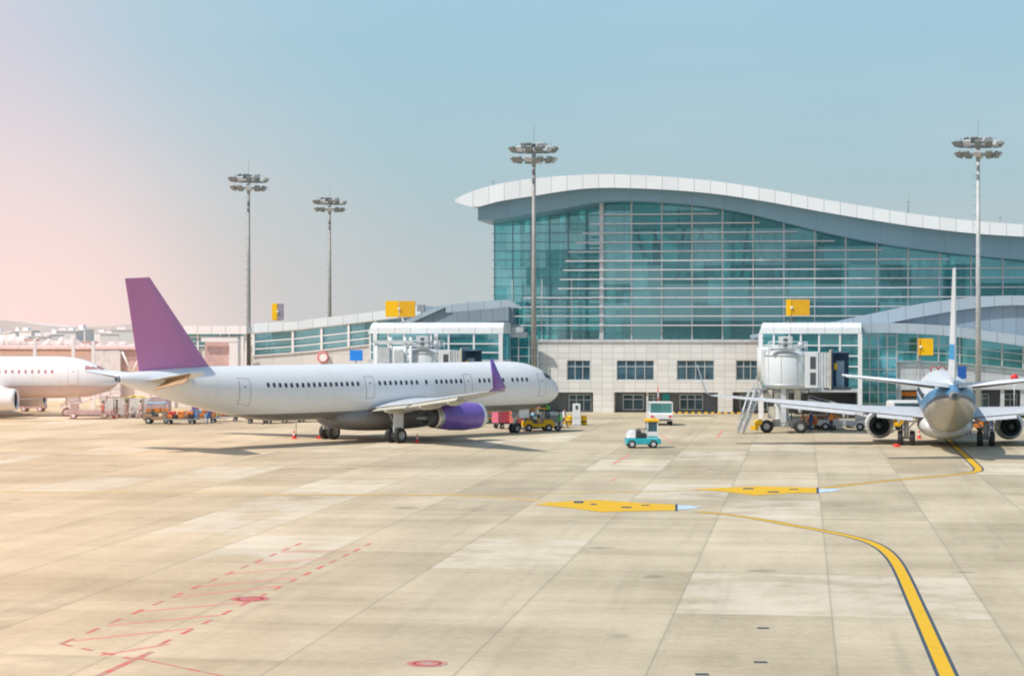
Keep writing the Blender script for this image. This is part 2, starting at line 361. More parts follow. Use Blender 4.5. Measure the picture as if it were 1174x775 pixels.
for k, (px, py, r) in enumerate(((287,686.5,.62),(490,760.5,.53))):
    c = ground(px, py); b = MB(); n = 32
    for (r0, r1, mi, z) in ((0,.55*r,0,.010),(.55*r,.72*r,1,.010),(.72*r,r,0,.010)):
        for i in range(n):
            a0, a1 = 2*PI*i/n, 2*PI*(i+1)/n
            q = [c+Vector((math.cos(a)*rr, math.sin(a)*rr, z)) for rr, a in ((r0,a0),(r1,a0),(r1,a1),(r0,a1))]
            b.poly(q[1:] if r0 == 0 and False else q if r0 > 0 else [q[0], q[1], q[2]], mi)
    o = b.build('painted_disc', [worn_paint('red_disc_paint', (.60, .13, .12), .42), worn_paint('dark_red_ring', (.34, .05, .05), .30)]); tag(o, kind='structure')
for (px, py) in ((875,720),(872,759),(805,773)):
    c = ground(px, py); b = MB(); b.box(c.x-.17, c.x+.17, c.y-.13, c.y+.13, .002, .012)
    for i in range(5): b.box(c.x-.15+i*.065, c.x-.12+i*.065, c.y-.11, c.y+.11, .012, .018)
    o = b.build('drain_grate', M['dgrey']); o.name = 'drain_grate'
    tag(o, {875:'small dark drain grate in the middle of the apron slab, farthest of the three', 872:'small dark drain grate nearer the camera, left of the yellow curved line', 805:'small dark drain grate at the bottom edge, beside the slab joint'}[px], 'drain grate')

# ------------------------------------------------------------------ terminal frame (local x along the facade, y into the building)
P0 = ground(690, 473); C0 = P0.x*SA+P0.y*CA
def L(px, py, o=0.0):
    k = (px-CX)/FPX; Y = (C0-o)/(k*SA+CA); X = k*Y
    return (X-P0.x)*CA-(Y-P0.y)*SA, CAMZ-(py-YH)/FPX*Y
def curve(pts, o, n=10):
    Q = [Vector((*L(x, y, o), 0)) for x, y in pts]; return [(p.x, p.y) for p in smooth_path(Q, n)]
def resample(cv, us):
    out = []
    for u in us:
        if u <= cv[0][0]: out.append(cv[0][1]); continue
        if u >= cv[-1][0]: out.append(cv[-1][1]); continue
        for (a, za), (c, zc) in zip(cv, cv[1:]):
            if a <= u <= c: out.append(za+(zc-za)*(u-a)/max(c-a, 1e-6)); break
    return out
def band(b, top, bot, o, depth, n=60, mi=0, u0=None, u1=None):
    """solid strip between two curves, front face at offset o, going back by depth"""
    u0 = max(top[0][0], bot[0][0]) if u0 is None else u0; u1 = min(top[-1][0], bot[-1][0]) if u1 is None else u1
    us = [u0+(u1-u0)*i/n for i in range(n+1)]; T, B = resample(top, us), resample(bot, us)
    rings = [[(u, -o, B[i]), (u, -o+depth, B[i]), (u, -o+depth, T[i]), (u, -o, T[i])] for i, u in enumerate(us)]
    b.loft(rings, mi, False)
def lbox(b, x0, x1, y0, y1, o, d, mi=0):
    """box whose front face covers pixels x0..x1, y0(top)..y1(bottom) on plane o"""
    u0, zt = L(x0, y0, o); u1, zb = L(x1, y1, o); b.box(u0, u1, -o, -o+d, max(zb, 0), zt, mi)

T = thing('terminal_building', 'large airport terminal with white wavy roof, teal glass front and stone base', 'terminal building', (P0.x, P0.y, 0), -ALPHA)
roof_top = [(522,228.5),(540,220),(570,211.5),(610,205),(660,201),(700,200),(760,202.5),(820,208),(880,217),(940,228),(1000,238),(1060,247),(1120,253.5),(1174,257.5),(1260,262),(1400,268)]
roof_bot = [(522,232),(545,237.5),(572,231),(610,225),(660,217.5),(700,215.5),(760,217.5),(820,222.5),(880,231.5),(940,242.5),(1000,252.5),(1060,261.5),(1120,268),(1174,271.5),(1260,276),(1400,282)]
OV = 3.6
rt, rb = curve(roof_top, OV), curve(roof_bot, OV)
b = MB(); band(b, rt, rb, OV, .25, 90); b.build('roof_fascia', M['roofwhite'], T)
b = MB(); band(b, [(u, z-.12) for u, z in rt], [(u, z+.15) for u, z in rb], OV-.26, 9, 90); b.build('roof', M['band'], T)
b = MB(); band(b, [(u, z-.12) for u, z in rt], [(u, z+.15) for u, z in rb], OV-.26-26, 34, 90); b.build('rear_roof', M['band'], T)  # roof split in two; the unseen gap is added to light the hall
for i in range(17):
    u = rt[8][0]+i*4.2; z = resample(rt, [u])[0]; b = MB(); b.box(u-.25, u+.25, 5.75, 22.6, z-1.1, z-.3); b.build('added_skylight_beam', M['white'], T)
b = MB(); band(b, [(u, z-.3) for u, z in rt], [(u, z-.36) for u, z in rt], -5.7, 16.9, 60, u0=rt[6][0]); b.build('added_skylight_glass', M['glass_link'], T)  # unseen glazing over the added daylight opening
top_main = [(690,232.5),(740,233.5),(800,239),(850,247.5),(900,259.5),(950,272),(1000,281.5),(1050,289),(1100,295),(1174,302),(1260,308),(1400,314)]
b2t = curve([(x, y-1.0) for x, y in roof_bot[1:]], 2.4)
b2b = curve([(548,253),(572,251),(600,246.5),(640,240),(690,231.5),(740,231),(800,235.5),(850,243.5),(900,255),(950,267.5),(1000,277.5),(1050,285),(1100,291),(1174,298),(1260,304),(1400,310)], 2.4)
b = MB(); band(b, b2t, b2b, 2.4, 8, 90, u0=L(548, 253, 2.4)[0]); b.build('eaves_band', M['band'], T)
# roof ridge rail and small aerials
b = MB()
us = [rt[3][0]+i*3.2 for i in range(30)]; zs = resample(rt, us)
for i in range(0, 30): b = MB(); b.tube((us[i], -2.5, zs[i]-.2), (us[i], -2.5, zs[i]+.28), .03, n=5); b.build('rail_post', M['lgrey'], T)
for k, (px, h) in enumerate(((1043,2.0),(1150,1.0),(560,.8))):
    u, _ = L(px, 250, 5); z = resample(rt, [u])[0]; b = MB(); b.tube((u, -2, z-.3), (u, -2, z+h), .05, n=6); b.box(u-.18, u+.18, -2.05, -1.95, z+h*.6, z+h*.6+.06); b.build('aerial', M['grey'], T)
# main glass
uL, z0 = L(690, 390, -.3); uR = L(1400, 390, -.3)[0]
GT = curve(top_main, -.3)
b = MB(); n = int((uR-uL)/3.12); us = [uL+i*3.12 for i in range(n+1)]; tz = resample(GT, us)
for i in range(n):
    b.add([(us[i], .3, z0), (us[i+1], .3, z0), (us[i+1], .3, tz[i+1]+1.2), (us[i], .3, tz[i]+1.2)], [(0,1,2,3)])
b.build('glass_front', M['glass'], T)
b = MB()
for i in range(n+1): b.box(us[i]-.07, us[i]+.07, -.02, .28, z0, tz[i]+.9)
b.build('mullions', M['mull'], T)
b = MB(); b.box(uL-.2, uL+.22, -.15, .3, z0, tz[0]+.6); b.build('corner_post', M['mull'], T)
# left glass, set back behind the louvre screen
u0l = L(567, 300, -4)[0]; u1l = L(694, 300, -4)[0]; zl = .2
GTL = curve([(560,246),(600,236),(650,229),(694,226)], -4)
b = MB(); nn = int((u1l-u0l)/2.1)+1; usl = [u0l+(u1l-u0l)*i/nn for i in range(nn+1)]; tl = resample(GTL, usl)
for i in range(nn): b.add([(usl[i], 4, zl), (usl[i+1], 4, zl), (usl[i+1], 4, tl[i+1]), (usl[i], 4, tl[i])], [(0,1,2,3)])
b.add([(u0l, 4, zl), (u0l, 40, zl), (u0l, 40, tl[0]+1), (u0l, 4, tl[0])], [(0,1,2,3)])
b.add([(uL, .3, z0), (uL, 4, z0), (uL, 4, tz[0]), (uL, .3, tz[0])], [(0,1,2,3)])
b.build('side_glass', M['glass_left'], T)
b = MB()
for i in range(nn+1): b.box(usl[i]-.05, usl[i]+.05, 3.85, 3.98, zl, tl[i])
z = z0
while z < 24: b.box(u0l-.25, u1l, 3.8, 3.9, z, z+.07); z += .94
b.build('side_mullions', M['darkmull'], T)
# louvre blades
b = MB(); starts = [694,690,676,668,660,652,648,646,642,640,600,592,588,586,584]
ys = [236+10.55*i for i in range(15)]
for i, y in enumerate(ys):
    zc = L(690, y, .3)[1]
    if zc < z0+.3: continue
    ua = L(starts[min(i, 14)], y, .3)[0]; tt = resample(GT, [ua+.0])[0] if ua > uL else 99
    u_ = ua; step = 3.12; end = ua
    while end < uR and resample(GT, [max(end, uL)])[0] > zc+.35: end += .5
    if y > 380: continue
    b.box(max(ua, uL-30), end, -.5, -.06, zc-.06, zc+.07)
    # upper-left part starts where the curve is above the blade
b.build('louvre_blades', M['louvre'], T)
b = MB()
i = 0
while uL-3.12*i > u0l: b.box(uL-3.12*i-.05, uL-3.12*i+.05, -.05, .06, z0, L(690, 320+8*0, 0)[1] if i else tz[0]-.3); i += 1
b.build('louvre_posts', M['mull'], T)
# interior seen through the glass
b = MB(); b.box(uL-12, uR, 1.0, 34, z0-.5, z0-.02); b.build('concourse_floor', M['int_light'], T)
b = MB(); band(b, [(u, z-1.2) for u, z in rt], [(rt[0][0], z0), (rt[-1][0], z0)], -24, .4, 60, u0=uL-12); b.build('interior_wall', M['int_wall'], T)
b = MB()
for px in (701, 833, 970, 1112, 1240):
    b = MB(); u = L(px, 300, -3)[0]; b.tube((u, 3, z0), (u, 3, resample(GT, [u])[0]+.5), .45, n=12); b.build('interior_column', M['int_light'], T)
for px in (600, 618, 640, 662):
    b = MB(); u = L(px, 300, -8)[0]; b.tube((u, 8, 0), (u+.6, 8, 22), .34, n=10); b.build('interior_column', M['int_light'], T)
b = MB()
for px in (770, 842, 905, 1040):
    u = L(px, 300, -14)[0]
    b = MB()
    for d in (-3.6, -1.6, 1.6, 3.6): b.tube((u, 10, z0), (u+d, 10, 19.5), .22, n=6)
    b.build('branching_strut', M['int_dark'], T)
b = MB(); u = L(735, 300, -16)[0]; b.box(u, uR, 12, 30, 13.6, 14.2); b.box(L(700,300,-20)[0], L(760,300,-20)[0], 18, 30, 10.3, 10.8); b.build('mezzanine', M['int_dark'], T)
b = MB()
for (x0, x1, y0, y1, o) in ((812,858,318,352,-6),(905,935,322,338,-6),(1000,1034,330,340,-6),(722,742,296,330,-6),(775,868,262,274,-20),(968,1020,322,334,-12),(790,806,300,312,-8),(860,900,318,330,-16),(1010,1080,340,360,-18),(715,745,335,352,-12),(1030,1095,296,306,-22)):
    b = MB(); lbox(b, x0, x1, y0, y1, o*.7, 1.0); b.build('interior_partition', M['int_light'], T)
b = MB()
for (x0, x1, y0, y1, o) in ((858,899,322,328,-4),(935,962,340,356,-4),(1050,1098,332,344,-4),(760,800,348,356,-5),(748,757,275,385,-12),(806,815,298,330,-10),(878,888,298,330,-10),(790,905,304,309,-9),(1040,1110,318,330,-14),(905,945,280,300,-16),(712,744,372,389,-10),(880,960,342,352,-10),(795,812,366,388,-4),(820,838,366,389,-4),(700,712,345,350,-8)):
    b = MB(); lbox(b, x0, x1, y0, y1, o*.7, .6); b.build('interior_dark_panel', M['int_dark'], T)
b = MB()
for i in range(14): 
    u = L(642+i*3.1, 388, -6)[0]; b = MB(); b.box(u-.1, u+.28, 5.8, 6.3, z0, z0+.45); b.box(u-.1, u+.28, 6.3, 6.38, z0+.45, z0+.95); b.build('waiting_seat', M['coral'], T)
# stone base with openings
wu0, wzt = L(617, 390, 0); wu1 = L(995, 390, 0)[0]; wzt += .02
win = [(650,677,413,436),(707,750,413,436),(776,819,413,436),(844,869,413,436),(900,944,413,436)]
rec = [(600,680,449.5,473),(704,823,449.5,473),(840,985,449.5,473)]
H = []
for (x0, x1, y0, y1) in win: u0, zt = L(x0, y0); u1, zb = L(x1, y1); H.append((u0, u1, zb, zt, .18))
RH = []
for (x0, x1, y0, y1) in rec: u0, zt = L(x0, y0); u1, _ = L(x1, y1); RH.append((max(u0, wu0), u1, 0, zt, 1.6))
b = MB(); A = H+RH
xs = sorted({wu0, wu1, *[h[0] for h in A], *[h[1] for h in A]}); zs = sorted({0, wzt, *[h[2] for h in A], *[h[3] for h in A]})
for x0, x1 in zip(xs, xs[1:]):
    for z1, z2 in zip(zs, zs[1:]):
        mx, mz = (x0+x1)/2, (z1+z2)/2
        if any(h[0] < mx < h[1] and h[2] < mz < h[3] for h in A): continue
        b.add([(x0,0,z1),(x1,0,z1),(x1,0,z2),(x0,0,z2)], [(0,1,2,3)])
for (a, c, z1, z2, d) in A:
    b.add([(a,0,z1),(a,d,z1),(a,d,z2),(a,0,z2)], [(0,1,2,3)]); b.add([(c,0,z1),(c,d,z1),(c,d,z2),(c,0,z2)], [(0,1,2,3)])
    b.add([(a,0,z2),(c,0,z2),(c,d,z2),(a,d,z2)], [(0,1,2,3)])
    if z1 > 0: b.add([(a,0,z1),(c,0,z1),(c,d,z1),(a,d,z1)], [(0,1,2,3)])
b.add([(wu0,0,wzt),(wu1,0,wzt),(wu1,2,wzt),(wu0,2,wzt)], [(0,1,2,3)]); b.add([(wu0,0,0),(wu0,20,0),(wu0,20,wzt),(wu0,0,wzt)], [(0,1,2,3)])
b.build('wall', M['stone'], T)
b = MB(); b.box(wu0-.1, wu1, -.14, -.003, wzt-.22, wzt+.06); b.build('parapet', M['louvre'], T)
def window(parent, u0, u1, z0_, z1_, y, nx, tr=.32):
    b = MB(); t = .09
    b.box(u0, u1, y-.05, y+.04, z0_, z0_+t); b.box(u0, u1, y-.05, y+.04, z1_-t, z1_); zt = z1_-(z1_-z0_)*tr
    b.box(u0+t, u1-t, y-.045, y+.035, zt-t/2, zt+t/2)
    for i in range(nx+1):
        u = u0+(u1-u0-t)*i/nx; b.box(u, u+t, y-.055, y+.045, z0_+.001, z1_-.001)
    w = b.build('window', M['mull'], parent)
    b = MB(); b.add([(u0,y+.02,z0_),(u1,y+.02,z0_),(u1,y+.02,z1_),(u0,y+.02,z1_)], [(0,1,2,3)]); b.build('pane', M['pane'], w)
for i, h in enumerate(H): window(T, h[0], h[1], h[2], h[3], .17, (3, 4, 4, 3, 4)[i])
b = MB()
for h in RH: b.add([(h[0],1.55,0),(h[1],1.55,0),(h[1],1.55,h[3]+.01),(h[0],1.55,h[3]+.01)], [(0,1,2,3)])
b.build('recess_wall', M['greywall'], T)
for (x0, x1, y0, y1, nx) in ((652,678,452,472,3),(714,738,452,470,2),(743,756,452,466,2),(779,806,452,470,3),(848,880,452,470,3)):
    u0, zt = L(x0, y0, -1.4); u1, zb = L(x1, y1, -1.4); window(T, u0, u1, zb, zt, 1.47, nx)
b = MB(); lbox(b, 759.5, 767.5, 451.5, 459, -1.3, .08); b.build('teal_sign', M['tealsign'], T)
# louvred columns between ground recesses
b = MB()
for px in (741,): b = MB(); lbox(b, px, px+1.8, 449.5, 473.2, -.2, .4); b.build('column', M['stone'], T)

# right concourse ------------------------------------------------------
R_ = thing('concourse_wing', 'low blue-grey concourse with curved panelled roof at the right, beneath the wavy roof', 'building', (P0.x, P0.y, 0), -ALPHA)
At = curve([(860,384),(900,377.5),(945,371),(1000,359.5),(1060,347.5),(1120,340.5),(1174,339),(1260,343),(1400,352)], 6)
Ab = curve([(860,388),(900,385),(945,381.5),(1000,374),(1060,362.5),(1120,353),(1174,350),(1260,354),(1400,362)], 6)
Bt = curve([(900,376),(987,370),(1030,370.5),(1080,373),(1120,378),(1174,385),(1260,398),(1400,420)], 9)
Bb = curve([(900,386),(987,382),(1030,382),(1080,384.5),(1120,389.5),(1174,397),(1260,410),(1400,432)], 9)
b = MB(); band(b, At, Ab, 6, .3, 70); b.build('upper_roof_edge', M['bluelight'], R_)
b = MB(); band(b, [(u, z-.1) for u, z in At], [(u, z+.1) for u, z in Ab], 5.69, 4.5, 70); b.build('upper_roof', M['bluepanel'], R_)
b = MB(); band(b, [(u, z+.05) for u, z in Ab], [(u, z-.4) for u, z in Bt], 5.4, .3, 60, u0=L(1000, 370, 6)[0]); b.build('upper_wall', M['bluepanel'], R_)
b = MB(); band(b, Bt, Bb, 9, .3, 70); b.build('lower_roof_edge', M['bluelight'], R_)
b = MB(); band(b, [(u, z-.05) for u, z in Bt], [(u, z+.1) for u, z in Bb], 8.69, 3.2, 70); b.build('lower_roof', M['bluelight'], R_)
gb = curve([(985,419),(1030,415),(1060,415),(1110,418),(1174,424),(1260,434),(1400,450)], 8)
gt = [(u, z+.1) for u, z in Bb]
b = MB(); band(b, gt, gb, 8, .06, 50, u0=L(1028, 400, 8)[0]); lbox(b, 988, 1027.5, 381, 470, 8, .06); b.build('glass_band', M['glass_link'], R_)
b = MB(); u_ = L(1028, 400, 8.1)[0]; ue = L(1400, 400, 8.1)[0]; k = 0
while u_+k*2.0 < ue:
    u = u_+k*2.0; zt, zb = resample(gt, [u])[0], resample(gb, [u])[0]
    b.box(u-.07, u+.07, -8.14, -8.02, zb, zt-.02); k += 1
for fr in (.02, .33, .62):
    for i in range(30):
        a, c = u_+(ue-u_)*i/30, u_+(ue-u_)*(i+1)/30
        za = [resample(gb, [q])[0]+(resample(gt, [q])[0]-resample(gb, [q])[0])*fr for q in (a, c)]
        b.bar((a, -8.1, za[0]), (c, -8.1, za[1]), .08, .08)
for px in (988, 997, 1007, 1017, 1028): lbox(b, px-.6, px+.7, 381, 472, 8.1, .1)
for y in (384, 397, 410, 423, 436, 449, 462): lbox(b, 988.8, 1027, y, y+1.2, 8.07, .05)
b.build('mullions', M['mull'], R_)
gw = curve([(985,448),(1400,448)], 7.8)
b = MB(); band(b, [(u, z+.02) for u, z in gb], curve([(985,447),(1060,447),(1110,447),(1174,447),(1400,452)], 7.8), 7.8, .4, 50, u0=L(1028, 400, 7.8)[0]); b.build('wall', M['lightwall'], R_)
b = MB(); lbox(b, 1028, 1400, 447, 476, 4.0, .3); b.build('recess_wall', M['greywall'], R_)
b = MB()
for px in (1029, 1062, 1100, 1147, 1170, 1210, 1260): b = MB(); lbox(b, px, px+4.5, 446, 476, 7.6, .5); b.build('column', M['lgrey'], R_)
b = MB(); lbox(b, 1033, 1060, 449, 454, 6.8, .3); b.build('orange_sign_board', M['orange'], R_)
for (x0, x1, y0, y1) in ((1118,1134,451,468),(1150,1166,451,472),(1038,1056,456,470),(1080,1096,451,470)):
    u0, zt = L(x0, y0, 4.2); u1, zb = L(x1, y1, 4.2); window(R_, u0, u1, zb, zt, -4.2, 2)
b = MB(); lbox(b, 985, 1400, 383, 476, -1, 3); b.build('inner_wall', M['int_wall'], R_)

# glazed gate links (fixed walkways) -------------------------------------
def link(name, label, x0, x1, yt, o, px_posts, rows, ybot, post_bot, depth, lean=6, glassm='glass_link', roofm='roofwhite'):
    t = thing(name, label, 'gate link', (P0.x, P0.y, 0), -ALPHA)
    u0, zt = L(x0, yt, o); u1, zb = L(x1, yt+12.5, o); rings = []
    D = depth
    prof = [(0.0, 0.0), (.03, .55), (.25, .85), (.7, 1.0), (D, 1.02)]
    for u, e in ((u0, lean*.06), (u1, 0)):
        rings.append([(u-(-e if u == u0 else 0)*(1-0)*q[1], -o+q[0], zb+(zt-zb)*q[1]) for q in prof]+[(u, -o+D, zb), (u, -o+.01, zb)])
    b = MB(); b.loft(rings, 0, False); b.build('roof', M[roofm], t)
    zf = L(x0, ybot, o)[1]
    b = MB(); b.add([(u0+.1,-o+.3,zf),(u1-.1,-o+.3,zf),(u1-.1,-o+.3,zb),(u0+.1,-o+.3,zb)], [(0,1,2,3)])
    b.add([(u0+.1,-o+.3,zf),(u0+.1,-o+D,zf),(u0+.1,-o+D,zb),(u0+.1,-o+.3,zb)], [(0,1,2,3)]); b.add([(u1-.1,-o+.3,zf),(u1-.1,-o+D,zf),(u1-.1,-o+D,zb),(u1-.1,-o+.3,zb)], [(0,1,2,3)])
    b.build('glazing', M[glassm], t)
    b = MB()
    for px in px_posts: u = L(px, yt, o)[0]; b.box(u-.09, u+.09, -o+.1, -o+.28, zf, zb-.01)
    for y in rows:
        z = L(x0, y, o)[1]; b.box(u0+.1, u1-.1, -o+.12, -o+.26, z-.06, z+.06)
    b.build('frame', M['white'], t)
    b = MB(); b.box(u0, u1, -o+.05, -o+D, zf-.35, zf-.01); b.build('floor_deck', M['lgrey'], t)
    for px in post_bot:
        u = L(px, yt, o)[0]; b = MB(); b.box(u-.2, u+.2, -o+.0, -o+.4-.3, 0, zb-.02); b.build('post', M['white'], t)
        b = MB(); b.box(u-.2, u+.2, -o+D-.5, -o+D-.1, 0, zf-.36); b.build('post', M['white'], t)
    b = MB(); b.box(u0+.5, u1-.5, -o+D*.75, -o+D*.75+.1, zf, zb-.3); b.build('inner_partition', M['int_wall'], t)
    return t
link('gate_link', 'white-roofed glazed gate link beneath the yellow box, right of the stone wall', 870, 987.5, 370, 12, (872, 887, 905, 918, 939, 963, 985), (396, 408, 420, 432), 445, (872, 986), 5)
link('gate_link', 'white-roofed glazed gate link behind the purple-tailed airliner', 422, 577, 370, 12, (424, 445, 463, 494, 514, 543, 574), (394, 404), 412, (430, 500, 574), 5)

# left buildings -----------------------------------------------------------
Lw = thing('pier_building', 'long pier building with rising white roof and glass strip left of the terminal', 'building', (P0.x, P0.y, 0), -ALPHA)
t1 = curve([(286,372),(300,370.2),(345,368.5),(347,367),(400,361),(440,356),(482,350)], 0)
b1 = curve([(289,382),(300,381),(345,377.5),(347,377),(400,371),(440,366),(482,361)], 0)
g1 = curve([(290,408.5),(350,404),(440,394),(482,389)], -.3)
b = MB(); band(b, t1, b1, 0, .3, 40); b.build('roof_edge', M['roofwhite'], Lw)
b = MB(); band(b, [(u, z-.05) for u, z in t1], [(u, z+.1) for u, z in b1], -.31, 12, 40); b.build('roof', M['roofhaze'], Lw)
b = MB(); band(b, [(u, z+.1) for u, z in b1], g1, -.5, .05, 40); b.build('glass_strip', M['glass_far'], Lw)
b = MB(); band(b, [(u, z+.02) for u, z in g1], [(g1[0][0], 0), (g1[-1][0], 0)], -.3, .4, 40); b.build('wall', M['palewall'], Lw)
b = MB()
for px in (291, 336, 369, 400, 431, 462): 
    u = L(px, 390, -.3)[0]; b.box(u-.12, u+.12, .12, .27, resample(g1, [u])[0], resample(b1, [u])[0]-.02)
for fr in (.3, .62, .98, .02):
    for i in range(20):
        ua, ub = g1[0][0]+(g1[-1][0]-g1[0][0])*i/20, g1[0][0]+(g1[-1][0]-g1[0][0])*(i+1)/20
        za = [resample(g1, [q])[0]+(resample(b1, [q])[0]-resample(g1, [q])[0])*fr for q in (ua, ub)]
        b.bar((ua, .2, za[0]), (ub, .2, za[1]), .09, .12)
b.build('mullions', M['white_haze'], Lw)
b = MB(); band(b, [(u, z+.1) for u, z in b1], g1, -7, .3, 10); b.build('inner_wall', M['int_wall'], Lw)
o_ = thing('clock_sign', 'round white sign with red ring on the cream pier wall', 'sign', (P0.x, P0.y, 0), -ALPHA)
u, z = L(369.5, 409.5, .3); b = MB(); b.lathe([(.0, 0), (.0, .48)], 28, axis='y', c=(u, .0, z)); b.build('sign_face', M['white_haze'], o_)
b = MB(); b.lathe([(-.05, .46), (-.05, .62), (.1, .62)], 28, axis='y', c=(u, 0, z)); b.build('red_ring', paint('ring_red', (.80, .22, .22), .6), o_)
b = MB(); b.tube((u, .05, z-.6), (u, .05, 0), .06, n=6); b.build('post', M['lgrey'], o_)
o_ = thing('blue_sign', 'bright blue square sign on the pier wall beside the gate link', 'sign', (P0.x, P0.y, 0), -ALPHA)
b = MB(); lbox(b, 401, 415.5, 401.5, 413.5, 2.0, .15); b.build('panel', M['blue'], o_)
u = L(408, 410, 1.8)[0]; b = MB(); b.tube((u, -1.8, 0), (u, -1.8, 5.6), .07, n=6); b.build('post', M['lgrey'], o_)
o_ = thing('blue_sign', 'royal blue square sign between the thin tail fin and the light mast', 'sign', (P0.x, P0.y, 0), -ALPHA)
b = MB(); lbox(b, 1098, 1108, 420, 434, 10.5, .15); b.build('panel', M['royal'], o_)
u = L(1103, 410, 10.3)[0]; b = MB(); b.tube((u, -10.2, 0), (u, -10.2, 4.2), .07, n=6); b.build('post', M['lgrey'], o_)
o_ = thing('red_sign', 'round red sign on a thin post above the right stabiliser of the airliner', 'sign', (P0.x, P0.y, 0), -ALPHA)
u, z = L(1163, 433, 10.5); b = MB(); b.lathe([(0, 0), (0, .36), (.08, .36), (.08, 0)], 20, axis='y', c=(u, -10.5, z)); b.box(u-.3, u+.3, -10.49, -10.43, z-.5, z-.1); b.build('disc', M['red'], o_)
b = MB(); b.tube((u, -10.4, 0), (u, -10.4, z-.3), .05, n=6); b.build('post', M['lgrey'], o_)
for px, lb in ((1071, 'left'), (1080, 'right')):
    o_ = thing('ring_sign', f'white round sign with dark red ring above the airliner, {lb} of the pair', 'sign', (P0.x, P0.y, 0), -ALPHA)
    u, z = L(px, 424, 10.5); b = MB(); b.lathe([(0, 0), (0, .3)], 20, axis='y', c=(u, -10.5, z)); b.build('sign_face', M['lgrey'], o_)
    b = MB(); b.lathe([(-.03, .29), (-.03, .38), (.06, .38)], 20, axis='y', c=(u, -10.5, z)); b.build('ring', paint('dark_red_ring_paint', (.40, .04, .08), .6), o_)
    b = MB(); b.tube((u, -10.42, 0), (u, -10.42, z-.3), .05, n=6); b.build('post', M['lgrey'], o_)

Lc = thing('stair_building', 'blue-grey connecting block with angled roof beside the terminal glass', 'building', (P0.x, P0.y, 0), -ALPHA)
b = MB(); band(b, curve([(508,350),(540,346.5),(583,343.5)], 3), curve([(511,358.5),(540,356),(583,352)], 3), 3, .4, 10); band(b, curve([(583,343.5),(598,352)], 3), curve([(583,352),(598,354)], 3), 3, .4, 4); b.build('roof_edge', M['bluelight'], Lc)
b = MB(); ua = L(452, 374, 2)[0]; q = [L(*p, 2) for p in ((448,374),(462,374),(514,351),(505,350))]
b.loft([[(u, -2, z) for u, z in q], [(u, 8, z) for u, z in q]], 0, False); b.build('sloping_roof', M['bluelight'], Lc)
b = MB(); q = [L(*p, 1.6) for p in ((462,374),(511,353),(511,358),(583,352),(583,473),(462,473))]; q = [(u, max(z, 0)) for u, z in q]
b.loft([[(u, -1.6, z) for u, z in q], [(u, 6, z) for u, z in q]], 0, False); b.build('wall', M['bluepanel'], Lc)
b = MB(); lbox(b, 478, 486, 349.5, 357, 1.5, .8); b.build('roof_unit', M['grey'], Lc)
b = MB(); lbox(b, 583.5, 604, 381, 387, 1.0, 1.5); lbox(b, 586, 600, 375, 381, 1.0, 1.2); b.build('balcony', M['lgrey'], Lc)
b = MB(); lbox(b, 583.5, 616, 388, 473, .9, .05); b.build('stair_glass', M['glass_link'], Lc)
b = MB()
for px in (584, 594, 606, 616): lbox(b, px, px+1, 387.5, 473, 1.05, .12)
for y in (398, 408, 420, 432): lbox(b, 585.2, 615.9, y, y+.9, 1.0, .08)
b.build('mullions', M['mull'], Lc)
b = MB(); lbox(b, 586, 615, 389, 473, -2.5, .3); b.build('inner_wall', M['int_wall'], Lc)

Lx = thing('far_pier_building', 'white-roofed far pier seen just behind the plum tail fin', 'building', (P0.x, P0.y, 0), -ALPHA)
b = MB(); lbox(b, 195, 282.5, 373.5, 383, -6, .3); b.build('roof_edge', M['roofhaze'], Lx)
b = MB(); lbox(b, 195.5, 282, 374.5, 382.5, -6.31, 14); b.build('roof', M['roofhaze'], Lx)
b = MB(); lbox(b, 197, 281, 382.8, 399, -6.6, .05); b.build('glass_strip', M['glass_far'], Lx)
b = MB()
for px in (198, 226, 252, 262, 281): lbox(b, px, px+1.6, 382.9, 470, -6.4, .15)
for y in (386, 391, 396): lbox(b, 199.8, 281, y, y+1, -6.45, .1)
b.build('mullions', M['white_haze'], Lx)
b = MB(); lbox(b, 197, 281, 399, 470, -6.7, .3); b.build('wall', M['palewall'], Lx)
b = MB(); lbox(b, 200, 278, 383, 399, -12, .3); b.build('inner_wall', M['int_wall'], Lx)

Lp = thing('haze_tinted_gate_building', 'long low building tinted with painted haze behind the parked white airliner', 'building', (P0.x, P0.y, 0), -ALPHA)  # haze is painted into the roof, wall, bay and rail colours
b = MB(); lbox(b, -320, 196, 397.5, 401.5, -22, 30); b.build('roof', paint('haze_tinted_roof', (.86, .60, .56), .7), Lp)
b = MB(); lbox(b, -318, 195, 401.6, 464, -23, 28); b.build('wall', M['hazewall'], Lp)
b = MB(); lbox(b, 108, 138, 402, 455, -21.8, 1.15); b.build('grey_bay', paint('haze_tinted_grey_bay', (.74, .67, .67), .7), Lp)
b = MB(); lbox(b, 138.2, 163, 402, 430, -22.4, .55); b.build('dark_bay', M['hazedark'], Lp)
b = MB()
for k in range(26): 
    u = L(-300+k*19, 400, -22)[0]; b = MB(); b.tube((u, 21.5, L(100, 398, -22)[1]), (u, 21.5, L(100, 398, -22)[1]+.7), .05, n=5); b.build('rail_post', M['white_haze'], Lp)
b = MB()
uu0, uu1 = L(-300, 400, -22)[0], L(175, 400, -22)[0]; zz = L(100, 398, -22)[1]
for h in (.35, .7): b.box(uu0, uu1, 21.46, 21.54, zz+h-.03, zz+h+.03)
b.build('roof_rail', paint('haze_tinted_rail', (.85, .62, .60), .6), Lp)
b = MB()
